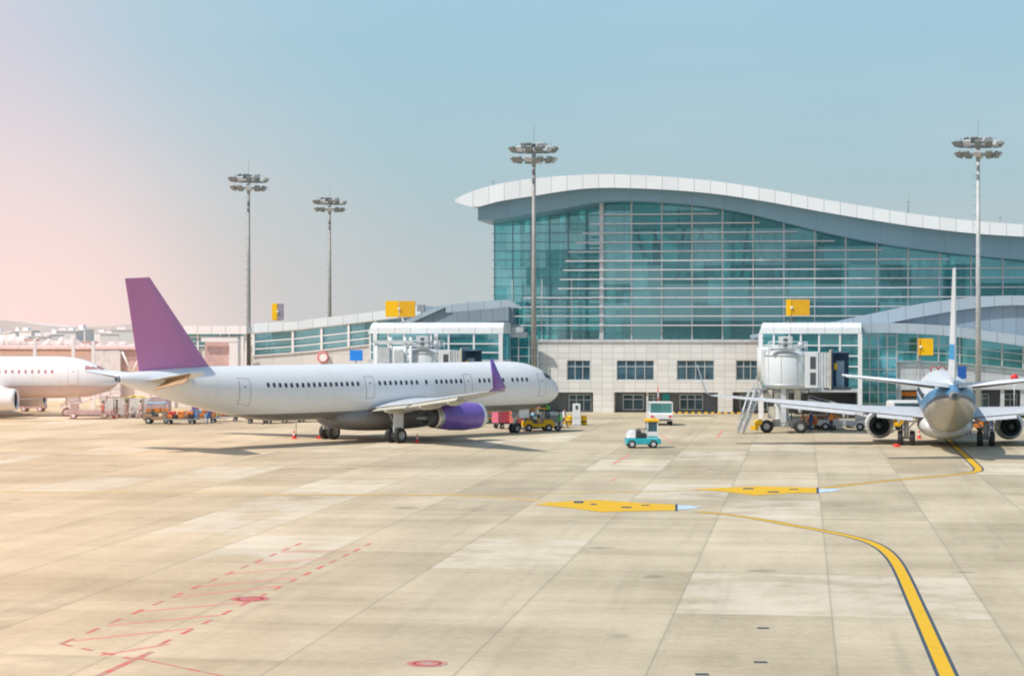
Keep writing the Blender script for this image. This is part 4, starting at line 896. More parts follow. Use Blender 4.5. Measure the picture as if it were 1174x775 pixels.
# ------------------------------------------------------------------ boarding bridges
def bridge(label, c, rz, tunnel_to, palette):
    wht, dk = palette
    t = thing('boarding_bridge', label, 'boarding bridge', (c.x, c.y, 0), rz)
    b = MB(); R = 1.78
    prof = [(3.72, 0), (3.72, R), (3.95, R+.05), (6.5, R+.05), (6.78, R-.15), (6.85, 0)]
    b.lathe(prof, 28, axis='z'); b.build('cab_drum', wht, t)
    b = MB()
    for i in range(9): q = 2*PI*(i+.5)/9; b.bar(((R+.06)*math.cos(q), (R+.06)*math.sin(q), 3.95), ((R+.06)*math.cos(q), (R+.06)*math.sin(q), 6.5), .035)
    for z in (4.0, 6.45): b.lathe([(z-.06, R+.05), (z-.06, R+.1), (z+.06, R+.1), (z+.06, R+.05)], 28, axis='z')
    b.build('drum_ribs', M['lgrey'], t)
    b = MB(); b.box(-1.2, .9, -1.98, -1.6, 6.86, 7.0); b.box(-1.9, -1.5, -1.2, 1.2, 3.3, 3.7); b.box(-1.6, 1.8, -1.0, -.85, 3.35, 3.6); b.box(-1.6, 1.8, .85, 1.0, 3.35, 3.6); b.build('underframe', M['grey'], t)
    b = MB(); 
    for (x0, x1) in ((1.6, 2.7),):
        b.box(x0, x1, -1.75, 1.75, 3.78, 6.72)
    b.build('cab_front', wht, t, .04)
    b = MB(); b.box(2.05, 2.5, -1.78, -1.752, 5.35, 6.35); b.box(2.05, 2.5, -1.78, -1.752, 4.05, 5.05); b.build('cab_window', M['dgrey'], t)
    for s_ in (-1,):
        pass
    rings = []
    for i in range(9):
        x = 2.7+i*.12; e = .10 if i % 2 else 0; rings.append([(x, -1.62-e, 3.85-e), (x, 1.62+e, 3.85-e), (x, 1.62+e, 6.6+e), (x, -1.62-e, 6.6+e)])
    b = MB(); b.loft(rings, 0, False, False); b.build('bellows', M['lgrey'], t)
    # open hood
    b = MB(); x0, x1 = 3.66, 5.0
    b.box(x0, x0+.25, -1.7, -1.6, 3.8, 6.65); b.box(x0, x1, 1.6, 1.7, 3.8, 6.65); b.box(x0, x1+.15, -1.72, 1.72, 6.652, 6.75); b.box(x0-.06, x0, -1.6, 1.6, 3.85, 6.64); b.build('hood', M['navy'], t)
    b = MB(); b.box(x0-.5, x1+.25, -1.65, 1.65, 3.62, 3.78); b.build('hood_floor', M['dgrey'], t)
    b = MB(); b.box(3.95, 4.2, -1.0, -.98, 5.3, 5.8); b.build('warning_label', M['yellow'], t)
    b = MB(); b.box(4.1, 4.75, -.9, -.8, 3.8, 6.0); b.build('barrier_panel', paint('slate_blue', (.22, .34, .45), .6), t)
    b = MB(); b.box(3.6, 3.75, -1.9, -1.74, 3.7, 6.8); b.box(3.6, 3.75, 1.74, 1.9, 3.7, 6.8); b.box(3.6, 3.75, -1.9, 1.9, 6.802, 6.92); b.build('hood_frame', M['cream'], t)
    # lift columns and bogie
    b = MB()
    for y in (-1.25, 1.25): b.box(-.35, .05, y-.17, y+.17, .95, 4.9 if False else 3.7); b.box(-.28, -.02, y-.10, y+.10, .7, 1.2)
    b.box(-.4, .1, -1.25, 1.25, 1.0, 1.35); b.box(-.5, .2, -.35, .35, .55, 1.0); b.box(-.3, 0, -1.1, 1.1, 3.3, 3.7); b.build('lift_column', M['lgrey'], t)
    for x in (-1.6, 1.2):
        b = MB(); b.lathe([(-.2, .25), (-.2, .5), (-.1, .55), (.1, .55), (.2, .5), (.2, .25)], 20, axis='x', c=(x, 0, .55)) if False else b.lathe([(-.2, .25), (-.2, .5), (-.1, .55), (.1, .55), (.2, .5), (.2, .25), (.1, 0)], 20, axis='y', c=(x, -.5, .55)); b.lathe([(-.2, .25), (-.15, .0)], 20, axis='y', c=(x, -.5, .55), mi=1)
        b.build('bogie_wheel', [M['rubber'], M['grey']], t)
    b = MB(); b.box(-2.0, 1.6, -.2, .3, .5, .85); b.box(-1.2, .9, -.35, .5, .85, 1.1); b.build('bogie_frame', M['grey'], t)
    b = MB(); b.tube((-2.6, -.6, .75), (-2.0, -.5, .9), .26, n=12); b.box(-2.9, -2.3, -.8, -.4, .25, .6); b.build('drive_motor', M['yellow'], t)
    # roof equipment
    b = MB(); b.box(-.6, .55, -1.1, -.2, 6.9, 8.0); b.build('air_unit', M['lgrey'], t, .03)
    b = MB()
    for z in (7.2, 7.68): b.lathe([(-.03, 0), (-.03, .19), (.02, .19)], 16, axis='y', c=(-.02, -1.1, z))
    b.build('fan_grille', M['dgrey'], t)
    b = MB()
    for x in (-1.4, 1.6): 
        for y in (-1.2, 1.2): b.tube((x, y, 6.6), (x, y, 7.55), .04, n=5)
    for z in (7.1, 7.55):
        b.tube((-1.4, -1.2, z), (1.6, -1.2, z), .035, n=5); b.tube((-1.4, 1.2, z), (1.6, 1.2, z), .035, n=5); b.tube((-1.4, -1.2, z), (-1.4, 1.2, z), .035, n=5); b.tube((1.6, -1.2, z), (1.6, 1.2, z), .035, n=5)
    b.build('roof_rail', wht, t)
    b = MB(); b.lathe([(-.3, 0), (-.3, .22), (.1, .28), (.25, .15), (.3, 0)], 14, axis='z', c=(1.2, -.7, 7.3)); b.tube((1.2, -.7, 6.8), (1.2, -.7, 7.1), .05, n=6); b.build('beacon_lamp', M['lgrey'], t)
    # tunnel to the link
    Mi = Matrix.Rotation(-rz, 4, 'Z') @ Matrix.Translation(-c); e = Mi @ tunnel_to; e.z = 0; d = e.normalized(); n_ = Vector((-d.y, d.x, 0))
    segs = ((1.5, e.length*.55, 1.45, 3.95, 6.55), (e.length*.45, e.length, 1.62, 3.8, 6.72))
    for a0, a1, w, z0_, z1_ in segs:
        b = MB(); r = []
        k_ = int((a1-a0)/1.2)
        for i in range(k_+1):
            s_ = a0+(a1-a0)*i/k_
            r.append([d*s_+n_*w+Vector((0,0,z0_)), d*s_+n_*w+Vector((0,0,z1_)), d*s_-n_*w+Vector((0,0,z1_)), d*s_-n_*w+Vector((0,0,z0_))])
        b.loft(r, 0, False)
        for i in range(k_+1):
            s_ = a0+(a1-a0)*i/k_
            for q in (-1, 1): b.bar(d*s_+n_*(w+.04)*q+Vector((0,0,z0_+.05)), d*s_+n_*(w+.04)*q+Vector((0,0,z1_-.05)), .09)
        b.build('tunnel', wht, t)
    b = MB(); b.lathe([(0, .45), (3.8, .45)], 16, axis='z', c=e); b.lathe([(3.7, 0), (3.7, 2.1), (6.9, 2.1), (7.0, 0)], 24, axis='z', c=e); b.build('rotunda', wht, t)
    # service stair down to the apron
    s0 = Vector((-2.1, -1.1, 3.75)); s1 = Vector((-3.6, -2.4, .1)); b = MB(); sd = Vector((.66, -.75, 0)).normalized()*.38
    for q in (-1, 1):
        b.bar(s0+sd*q, s1+sd*q, .07, .2); b.tube(s0+sd*q+Vector((0,0,1)), s1+sd*q+Vector((0,0,1)), .03, n=5)
        for i in range(7): p_ = s0.lerp(s1, i/6)+sd*q; b.tube(p_, p_+Vector((0,0,1)), .025, n=5)
    for i in range(15): p_ = s0.lerp(s1, (i+.5)/15); b.bar(p_+sd, p_-sd, .24, .04)
    b.tube(s1+sd, s1+sd+Vector((.9,.6,3.6)), .07, n=6); b.tube(s1-sd, s1-sd+Vector((.9,.6,3.6)), .07, n=6)
    b.build('service_stair', M['lgrey'], t)
    b = MB(); b.box(-2.75, -1.5, -1.6, -.6, 3.6, 3.72); b.build('stair_landing', M['grey'], t)
    # cable chain, tanks, boxes under the cab
    b = MB(); b.box(-1.8, -1.1, -1.2, -.6, 2.9, 3.6); b.box(.7, 1.2, -1.1, -.5, 2.6, 3.65); b.box(-1.5, -.9, -.9, -.4, 1.2, 2.2); b.build('control_box', M['cream'], t)
    b = MB()
    for i in range(8): b.tube((-.9-.12*i, -.9, 3.5-.1*math.sin(i)), (-1.02-.12*i, -.9, 3.5-.1*math.sin(i+1)-.3*math.sin(PI*i/8)), .05, n=5)
    b.tube((1.0, -.9, 3.6), (1.5, -.3, .9), .06, n=5); b.tube((.6, -.9, 3.6), (.4, -.5, 1.0), .05, n=5); b.build('cables', M['dgrey'], t)
    return t
bw = paint('bridge_white', (.60, .65, .67), .5, var=.05, scale=.6)
bridge('white boarding bridge with rounded cab and open dark blue hood at the right', at(902, 163.5), -.22, at(893, 189), (bw, None))
bridge('white boarding bridge mostly hidden behind the long airliner, dark hood toward its nose', at(487, 180), -.15, at(470, 196), (bw, None))
t = thing('bridge_portal', 'grey portal frame over the hidden boarding bridge left of its cab', 'portal frame', at(452, 178), 0)
b = MB()
for x in (-1.6, -.3, 1.0, 1.5): b.tube((x, 0, 0), (x, 0, 7.9-(.3 if x < -1 else 0)), .16, n=8)
b.box(-1.9, 1.7, -.2, .2, 7.3, 7.6); b.build('portal_beam', bw, t)
b = MB(); b.box(-1.5, -.4, -.3, .3, 5.4, 7.0); b.box(.0, .9, -.3, .3, 5.4, 6.6); b.build('equipment_panel', M['lgrey'], t)
t = thing('walkway_portal', 'dark walkway mouth with pale frame behind the plum tail fin', 'walkway', at(252, 205), 0)
b = MB(); b.box(-1.6, 1.0, .3, 4, 4.0, 7.3); b.build('dark_opening', M['hazedark'], t)
b = MB(); b.box(1.0, 1.9, -.2, 4, 0, 7.6); b.box(-1.9, 1.9, -.25, -.05, 7.35, 7.75); b.box(2.2, 2.5, -.1, .2, 0, 7.9); b.build('frame', M['white_haze'], t)

# ------------------------------------------------------------------ people
def skin_body(joints, edges, name):
    me = bpy.data.meshes.new(name); me.from_pydata([j[:3] for j in joints], edges, []); o = bpy.data.objects.new(name, me); C.objects.link(o)
    md = o.modifiers.new('skin', 'SKIN'); md.use_smooth_shade = True
    for i, j in enumerate(joints): me.skin_vertices[0].data[i].radius = (j[3], j[4] if len(j) > 4 else j[3]); me.skin_vertices[0].data[i].use_root = (i == 0)
    s = o.modifiers.new('sub', 'SUBSURF'); s.levels = 1; s.render_levels = 1
    dg = bpy.context.evaluated_depsgraph_get(); dg.update(); m2 = bpy.data.meshes.new_from_object(o.evaluated_get(dg)); bpy.data.objects.remove(o); return m2
def person_meshes(pose):
    st = {'stand': (.10, .0, .12, .0, .30), 'walk': (.28, -.26, .30, -.28, .25), 'reach': (.12, -.05, .55, .5, 1.25)}[pose]
    f1, f2, h1, h2, hz = st
    J = [(0,0,.95,.15,.12),(0,0,1.15,.145,.10),(0,0,1.35,.17,.11),(0,0,1.46,.09,.08),(0,.01,1.52,.055),(0,.015,1.60,.085,.095),(0,.015,1.70,.09,.10),
         (.10,0,.90,.095),(.11,f1*.45+.03,.50,.062),(.11,f1,.08,.042),(.11,f1+.14,.04,.04),
         (-.10,0,.90,.095),(-.11,f2*.45+.03,.50,.062),(-.11,f2,.08,.042),(-.11,f2+.14,.04,.04)]
    E = [(0,1),(1,2),(2,3),(3,4),(4,5),(5,6),(0,7),(7,8),(8,9),(9,10),(0,11),(11,12),(12,13),(13,14)]
    for s_, h in ((1, h1), (-1, h2)):
        k = len(J); zz = .82+(hz-.3)*.5 if pose == 'reach' else .82; ez = 1.12 if pose != 'reach' else 1.25
        J += [(s_*.19,0,1.42,.06),(s_*.24,h*.3-.02,ez,.045),(s_*.25,h+.04,zz,.033),(s_*.25,h+.09,zz-.07,.03),(s_*.25,h+.11,zz-.14,.018),(s_*.22,h+.12,zz-.06,.013)]
        E += [(3,k),(k,k+1),(k+1,k+2),(k+2,k+3),(k+3,k+4),(k+3,k+5)]
    return skin_body(J, E, 'body')
PM = {k: person_meshes(k) for k in ('stand', 'walk', 'reach')}
def person(label, c, rz, pose, cloth, vest=None, helmet=None, z=0):
    t = thing('person', label, 'person', (c.x, c.y, z), rz); me = PM[pose].copy()
    for m in (M['skin'], cloth, M['dgrey']): me.materials.append(m)
    for p in me.polygons:
        h = p.center.z; p.material_index = 0 if h > 1.49 else (2 if h < .12 else 1)
        if abs(p.center.x) > .18 and (h < .84 if pose != 'reach' else p.center.y > .5): p.material_index = 0
        p.use_smooth = True
    o = bpy.data.objects.new('body', me); C.objects.link(o); o.parent = t
    b = MB(); b.lathe([(1.66, .115), (1.74, .112), (1.80, .07), (1.815, 0)], 14, axis='z', c=(0, .0, 0)); b.build('hair' if not helmet else 'helmet', helmet or M['hair'], t)
    if vest:
        b = MB(); r = []
        for z_, a, q in ((.92, .19, .155), (1.1, .185, .145), (1.3, .21, .155), (1.42, .19, .13), (1.47, .11, .10)): r.append([(a*math.cos(x), q*math.sin(x), z_) for x in [2*PI*j/14 for j in range(14)]])
        b.loft(r, 0, True, False); b.build('vest', vest, t)
    return t
person('worker in a green vest standing up under the airliner nose', at(628, 166.5), 2.6, 'reach', M['cloth'], M['hivis'], M['hivis'], .9)
person('worker in a green vest and dark trousers standing at the right of the loader group', at(641.5, 165.2), 1.3, 'stand', M['cloth'], M['hivis'])
person('worker in pale shirt behind the yellow loaders below the airliner nose', at(611, 168), 2.9, 'reach', M['cloth'], M['skyblue'])
person('worker in dark clothes and orange vest between the pink and coral curtained carts', at(592, 168.5), 2.2, 'reach', M['cloth'], M['orange'])
person('worker in grey clothes bending an arm beside the long airliner nose wheel', at(602, 166.5), .6, 'walk', M['grey'])
person('worker in dark blue clothes beside the boarding bridge wheels', at(930, 166), 1.9, 'stand', M['clothblue'])
person('worker in brown clothes walking, leftmost of three by the pale airliner', at(134, 191), 1.6, 'walk', M['clothwarm'])
person('worker in brown clothes standing, middle of three by the pale airliner', at(145, 189), 3.0, 'stand', M['clothwarm'])
person('worker in brown clothes nearest the tail, rightmost of three', at(161.5, 190), 2.2, 'walk', M['clothwarm'], M['hazedark'])
person('worker in blue clothes left of the right wheels of the blue-white airliner', at(1111, 160), 2.9, 'stand', M['clothblue'], M['royal'])
person('worker in dark clothes beside the striped barrels', at(647, 172), -1.5, 'walk', M['cloth'], M['white'])

# ------------------------------------------------------------------ ground vehicles and equipment
def wheels(t, pts, r=.28, w=.2, mats=None):
    for (x, y) in pts:
        b = MB(); b.lathe([(-w/2, r*.5), (-w/2, r*.9), (-w*.3, r), (w*.3, r), (w/2, r*.9), (w/2, r*.5)], 18, axis='y', c=(x, y, r)); b.lathe([(-w/2, r*.5), (-w*.4, 0)], 14, axis='y', c=(x, y, r), mi=1); b.lathe([(w/2, r*.5), (w*.4, 0)], 14, axis='y', c=(x, y, r), mi=1)
        b.build('wheel', mats or [M['rubber'], M['lgrey']], t)
def tractor(label, c, rz, body, canopy=None, warm=False):
    t = thing('baggage_tractor', label, 'tractor', (c.x, c.y, 0), rz)
    b = MB(); b.loft([[(x, -.62, .35), (x, .62, .35), (x, .62, h), (x, -.62, h)] for x, h in ((-1.35,.85),(-.5,.85),(-.45,.65),(.35,.65),(.45,1.0),(1.1,.95),(1.35,.7))], 0, False); b.build('body', body, t, .04)
    b = MB(); b.box(-.5, -.1, -.5, .5, .65, .9); b.box(-.6, -.48, -.5, .5, .86, 1.3); b.build('seat', M['dgrey'], t)
    b = MB(); b.tube((.4, .0, .95), (.15, 0, 1.25), .03, n=6); b.lathe([(-.02, .2), (.02, .2)], 14, axis='x', c=(.12, 0, 1.27)); b.build('steering_wheel', M['dgrey'], t)
    if canopy:
        b = MB()
        for x in (-.8, .5):
            for y in (-.55, .55): b.tube((x, y, .8), (x, y, 1.85), .035, n=6)
        b.build('canopy_posts', M['grey'], t)
        b = MB(); b.box(-1.0, .7, -.66, .66, 1.85, 1.93); b.build('canopy', canopy, t, .03)
    wheels(t, [(x, y) for x in (-.85, .85) for y in (-.6, .6)], .3, .2, [M['rub_haze'], M['white_haze']] if warm else None)
    return t
def cart(label, c, rz, curtain=None, frame='grey', roof='lgrey', group='baggage carts', warm=False):
    t = thing('baggage_cart', label, 'cart', (c.x, c.y, 0), rz, group)
    b = MB(); b.box(-1.25, 1.25, -.7, .7, .42, .52); b.bar((1.25, 0, .42), (2.0, 0, .3), .08); b.build('deck', M[frame], t)
    b = MB()
    for x in (-1.2, 0, 1.2):
        for y in (-.66, .66): b.bar((x, y, .52), (x, y, 1.75), .06)
    b.build('frame', M[frame], t)
    b = MB(); r = [[(x, -.74, 1.75), (x, -.5, 1.86), (x, .5, 1.86), (x, .74, 1.75)] for x in (-1.28, 1.28)]; b.loft(r, 0, False); b.build('roof', M[roof], t)
    if curtain:
        for s_ in (-1, 1):
            b = MB(); n = 24
            b.loft([[(-1.2+(1.1 if s_ < 0 else 2.4)*i/n, s_*(.70+.02*math.sin(i*2.1)), z_) for i in range(n+1)] for z_ in (.55, 1.2, 1.74)], 0, True, False, False); b.build('curtain', curtain, t)
        b = MB(); b.box(-1.24, -1.2, -.6, .6, .53, 1.74); b.build('end_panel', curtain, t)
    wheels(t, [(x, y) for x in (-.85, .85) for y in (-.55, .55)], .22, .16)
    return t
def dolly(label, c, rz, col, group='flat baggage dollies', rails=True, Lh=1.5):
    t = thing('dolly', label, 'dolly', (c.x, c.y, 0), rz, group)
    b = MB(); b.box(-Lh, Lh, -.75, .75, .40, .50); b.bar((Lh, 0, .4), (Lh+.8, 0, .3), .07); b.build('deck', col, t)
    if rails:
        b = MB()
        for x in (-Lh+.05, Lh-.05):
            for y in (-.7, 0, .7): b.bar((x, y, .5), (x, y, 1.15), .05)
            b.bar((x, -.7, 1.15), (x, .7, 1.15), .05); b.bar((x, -.7, .85), (x, .7, .85), .04)
        b.build('end_rail', col, t)
    wheels(t, [(x, y) for x in (-Lh*.7, Lh*.7) for y in (-.6, .6)], .2, .15)
    return t
bag_cols = {'red': (.70, .07, .06), 'orange': (.82, .26, .05), 'blue': (.07, .22, .60), 'light blue': (.25, .50, .75), 'pink': (.80, .20, .35), 'black': (.04, .035, .045), 'brown': (.30, .16, .09), 'yellow': (.82, .58, .08), 'purple': (.25, .12, .40), 'grey': (.40, .40, .42)}
bagm = {k: paint('suitcase_'+k.replace(' ', '_'), v, .5) for k, v in bag_cols.items()}
def bag(colour, pos, rz, size, label, group):
    t = thing('suitcase', label, 'suitcase', pos, rz, group); w, d, h = size
    b = MB(); b.box(-w/2, w/2, -d/2, d/2, 0, h); b.build('shell', bagm[colour], t, .05)
    b = MB(); b.bar((-w*.2, -d/2-.04, h*.5), (w*.2, -d/2-.04, h*.5), .035); b.bar((-w*.2, -d/2, h*.5), (-w*.2, -d/2-.05, h*.5), .03); b.bar((w*.2, -d/2, h*.5), (w*.2, -d/2-.05, h*.5), .03); b.build('handle', M['dgrey'], t)
ORD = ['first', 'second', 'third', 'fourth', 'fifth', 'sixth', 'seventh']
def load(c, rz, rows, where, z=.5):
    """piles of suitcases on a dolly: rows of (colour lists) per layer"""
    ca, sa = math.cos(rz), math.sin(rz)
    for ly, layer in enumerate(rows):
        n = len(layer)
        for i, col in enumerate(layer):
            x = (-1.2+2.4*(i+.5)/n); y = -.25 if ly % 2 == 0 else -.2
            w = min(.62, 2.3/n); h = random.uniform(.27, .36) if ly else .36
            side = 'bottom' if ly == 0 else ('second' if ly == 1 else 'top')
            bag(col, (c.x+x*ca-y*sa, c.y+x*sa+y*ca, z+sum([.37]*ly)), rz+random.uniform(-.12, .12), (w, .55, h),
                f'{col} suitcase, {ORD[i]} from left in {side} layer on {where}', f'suitcases on the {where}')
# left baggage train
tr_ = tractor('small tractor with sky-blue canopy leading the baggage train', at(182, 180), .0, M['boxfill'], M['skyblue'])
D = [(208, 179.2, .03, 'dolly behind blue tractor', [['orange','black','orange','brown','black'], ['red','orange','orange']]),
     (232, 181.5, .06, 'middle luggage dolly', [['light blue','blue','orange','light blue','orange'], ['blue','light blue','orange','pink'], ['purple','blue']]),
     (257, 185.0, .08, 'third luggage dolly', [['orange','yellow','red','black','blue'], ['pink','blue','red','orange'], ['red','pink','light blue']])]
for px, Y, rz, wh, rows in D:
    dolly('flat '+wh+' loaded with suitcases', at(px, Y), rz, M['brownish'] if 'brownish' in M else M['grey']); load(at(px, Y), rz, rows, wh)
for k, (px, Y) in enumerate(((298, 180.5), (316, 181))):
    wh = ('left' if k == 0 else 'right')+' dark dolly'
    dolly(wh+' with black bags beneath the airliner belly', at(px, Y), .05, M['dgrey'], rails=False, Lh=1.25); load(at(px, Y), .05, [['black','brown','black','black','brown','black']], wh, z=.5)
cart('empty grey baggage cart between the dark dollies and the far wheels', at(336, 183), .05, None, 'dgrey')
dolly('sky-blue dolly right of the dark dollies behind the far main wheels', at(357, 184), .05, M['skyblue']); load(at(357, 184), .05, [['orange','yellow','red'],['orange']], 'small blue dolly')
# centre loader group under the nose
cart('baggage cart with pink curtains below the airliner nose', at(582, 171), .5, M['pink'], 'dgrey', 'dgrey', 'curtained baggage carts')
cart('baggage cart with coral-red curtains beside the pink one', at(601, 170.5), .45, M['coral'], 'dgrey', 'pink' if 'pink' in M else 'red', 'curtained baggage carts')
tractor('yellow tractor below the front door of the long airliner', at(617, 166.8), .1, M['yellow'], M['yellow'])
for k, (px, Y, col, lb) in enumerate(((466, 188, 'yellow', 'yellow dolly seen past the violet engine, leftmost of the row'), (500, 188, 'orange', 'orange dolly behind the violet engine'), (538, 187, 'yellow', 'yellow dolly just right of the violet engine'), (565, 187.5, 'grey', 'grey dolly behind the curtained carts'))):
    dolly(lb, at(px, Y), .05, M[col])
    load(at(px, Y), .05, [['yellow','blue','orange','grey','blue'], ['orange','yellow','brown']] if k % 2 == 0 else [['orange','black','yellow','light blue'], ['yellow','blue']], lb.split(' dolly')[0]+' dolly '+['past the engine','behind the engine','right of engine','behind the carts'][k])
def generator(label, c, rz, col):
    t = thing('ground_power_unit', label, 'power unit', (c.x, c.y, 0), rz)
    b = MB(); b.box(-.9, .9, -.6, .6, .4, 1.55); b.build('housing', col, t, .06)
    b = MB()
    for i in range(6): b.box(-.6, .6, -.63, -.602, .75+i*.1, .8+i*.1)
    b.build('vent_slats', M['dgrey'], t)
    b = MB(); b.tube((.5, .2, 1.5), (.5, .2, 1.85), .06, n=8); b.tube((-.9, 0, .5), (-1.7, 0, .35), .05, n=6); b.build('exhaust_and_tow_bar', M['dgrey'], t)
    wheels(t, [(x, y) for x in (-.55, .55) for y in (-.5, .5)], .25, .16); return t
generator('pale grey power unit right of the nose wheel of the long airliner', at(632, 167.5), .1, M['lgrey'])
def barrel(label, c):
    t = thing('striped_barrel', label, 'barrel', (c.x, c.y, 0), 0, 'yellow and black barrels')
    b = MB(); b.lathe([(0, 0), (0, .26), (.25, .27), (.25, .27), (.40, .27), (.40, .27), (.70, .27), (.85, .27), (.86, 0)], 18, axis='z', mis=[0, 0, 0, 1, 1, 0, 0, 0]); b.build('drum', [M['yellow'], M['dgrey']], t)
barrel('yellow and black barrel left of the white pillar', at(652.5, 177)); barrel('yellow and black barrel right of the white pillar', at(669.5, 177))
t = thing('service_pillar', 'tall white service pillar between two striped barrels', 'pillar', at(661, 176.4), 0)
b = MB(); b.box(-.34, .34, -.3, .3, .12, 1.95); b.build('cabinet', M['white'], t, .04)
b = MB(); b.box(-.42, .42, -.4, .4, 0, .12); b.build('base', M['lgrey'], t)
b = MB(); b.box(-.1, .12, -.325, -.303, 1.45, 1.8); b.build('display', M['dgrey'], t); b = MB(); b.box(-.3, .3, -.32, -.302, .7, .74); b.build('trim', M['lgrey'], t)
# turquoise loader tug
t = thing('aircraft_tug', 'small turquoise and white tug with orange-topped cab alone on the apron', 'tug', ground(736, 513.2), .05)
b = MB(); b.loft([[(x, -.75, .28), (x, .75, .28), (x, .75, h), (x, -.75, h)] for x, h in ((-1.2,.62),(-1.05,.72),(1.2,.72),(1.3,.6))], 0, False); b.build('chassis', M['turq'], t, .05)
b = MB(); b.loft([[(x, -.7, .73), (x, .7, .73), (x, .6, h), (x, -.6, h)] for x, h in ((-1.15,.8),(-1.0,1.2),(-.75,1.3),(-.5,1.25))], 0, False); b.build('bonnet', M['white'], t, .04)
b = MB(); b.box(-.45, -.1, -.6, .6, .75, 1.25); b.box(-.05, .25, -.55, .55, .73, 1.05); b.tube((-.3, -.5, 1.2), (-.3, -.5, 1.45), .05, n=6)
for x in (-.5, -.2, .1): b.tube((x, -.7, .7), (x, -.7, 1.4), .03, n=5)
b.tube((-.5, -.7, 1.4), (.3, -.7, 1.4), .03, n=5); b.build('machinery', M['dgrey'], t)
b = MB(); b.box(.3, 1.1, -.65, .65, .72, 1.2)
for x in (.34, 1.06):
    for y in (-.61, .61): b.bar((x, y, 1.2), (x, y, 1.9), .08)
b.build('cab', M['white'], t)
b = MB(); b.box(.36, 1.04, -.62, .62, 1.2, 1.88); b.build('cab_window', M['pane'], t)
b = MB(); b.box(.22, 1.18, -.72, .72, 1.9, 2.08); b.build('cab_roof', M['yellow'], t, .04)
b = MB(); b.box(.35, 1.05, -.662, -.652, .78, .88); b.build('side_stripe', M['turq'], t)
b = MB(); b.tube((.9, 0, 2.08), (.9, 0, 2.2), .06, n=8); b.build('beacon', M['orange'], t)
wheels(t, [(x, y) for x in (-.8, .75) for y in (-.68, .68)], .3, .2)
# white utility truck
t = thing('utility_truck', 'white utility truck with glazed upper box parked before the stone wall', 'truck', ground(756, 486.8), PI/2)
b = MB(); b.loft([[(x, -1.05, z0_), (x, 1.05, z0_), (x, 1.05, z1_), (x, -1.05, z1_)] for x, z0_, z1_ in ((-2.2,.55,1.05),(-2.1,.42,1.15),(1.0,.42,1.15),(2.2,.42,1.1),(2.35,.5,.9))], 0, False); b.build('body', M['white'], t, .05)
b = MB(); b.box(-2.0, .9, -.98, .98, 1.16, 1.98); b.build('glazed_box', M['glass_link'], t)
b = MB()
for x in (-2.0, -.6, .9):
    for y in (-1.0, 1.0): b.bar((x, y, 1.15), (x, y, 2.0), .09)
b.box(-2.08, .98, -1.06, 1.06, 2.0, 2.08); b.build('box_frame', M['white'], t)
b = MB(); b.box(-1.6, .5, -.8, .8, 1.16, 1.5); b.build('load', M['lgrey'], t)
for y in (-.8, .8): b = MB(); b.box(-2.22, -2.18, y-.14, y+.14, .75, .92); b.build('tail_lamp', M['red'], t)
b = MB(); b.box(-2.26, -2.15, -.9, .9, .48, .6); b.build('bumper', M['dgrey'], t)
wheels(t, [(x, y) for x in (-1.4, 1.4) for y in (-.92, .92)], .36, .24)
t = thing('marker_pole', 'thin red and white pole standing behind the utility truck', 'pole', at(754.5, 192), 0)
b = MB()
for i in range(6): b.tube((0, 0, i*.5), (0, 0, i*.5+.5), .05, n=8, mi=i % 2)
b.build('pole', [M['lgrey'], M['red']], t)
b = MB(); b.lathe([(0, 0), (0, .2), (.06, .2), (.06, 0)], 12, axis='z'); b.build('foot', M['dgrey'], t)
# striped kerb along the recess
t = thing('striped_kerb', 'low yellow and black striped kerb along the foot of the stone wall', 'kerb', (P0.x, P0.y, 0), -ALPHA)
b = MB(); u0 = L(770, 474, .8)[0]; u1 = L(868, 474, .8)[0]; n = 26
for i in range(n): b.box(u0+(u1-u0)*i/n, u0+(u1-u0)*(i+1)/n-.001, -.95, -.7, 0, .17, i % 2)
b.build('kerb_blocks', [M['yellow'], M['dgrey']], t)
# cones
def cone(c, label):
    t = thing('traffic_cone', label, 'cone', (c.x, c.y, 0), 0, 'red traffic cones')
    b = MB(); b.box(-.2, .2, -.2, .2, 0, .04); b.build('base', M['cones'], t)
    b = MB(); b.lathe([(.04, .15), (.30, .10), (.45, .07), (.68, .03), (.69, 0)], 14, axis='z', mis=[0, 1, 0, 0]); b.build('body', [M['cones'], M['white']], t)
for px, py, lb in ((478.5,507.5,'red cone just right of the nearer main wheels'),(337,503,'red cone left of the farther main wheels, under the belly'),(452,505.5,'red cone touching the nearer main wheels'),(131,480,'red cone by the feet of the leftmost brown worker'),(1054,503,'red cone right of the left main wheels of the blue-white airliner')):
    cone(ground(px, py), lb)
t = thing('barrier_pole', 'thin dark pole standing in the cone left of the far wheels', 'pole', ground(339.5, 503), 0)
b = MB(); b.tube((0, 0, 0), (0, 0, 1.25), .03, n=6); b.build('pole', M['dgrey'], t); b = MB(); b.box(-.15, .15, -.15, .15, 0, .05); b.build('foot', M['red'], t)
# chocks
for px, py, lb in ((366,502.5,'left of the farther main wheels'),(446,505.8,'left of the nearer main wheels'),(1028,512,'beside the left main wheels of the blue-white airliner')):
    b = MB(); b.loft([[(-.2, y, 0), (.2, y, 0), (.1, y, .2), (-.1, y, .2)] for y in (-.5, .5)], 0, False); o = b.build('wheel_chock', M['cones']); o.location = ground(px, py); tag(o, 'orange-red wheel chock '+lb, 'wheel chock', 'wheel chocks')

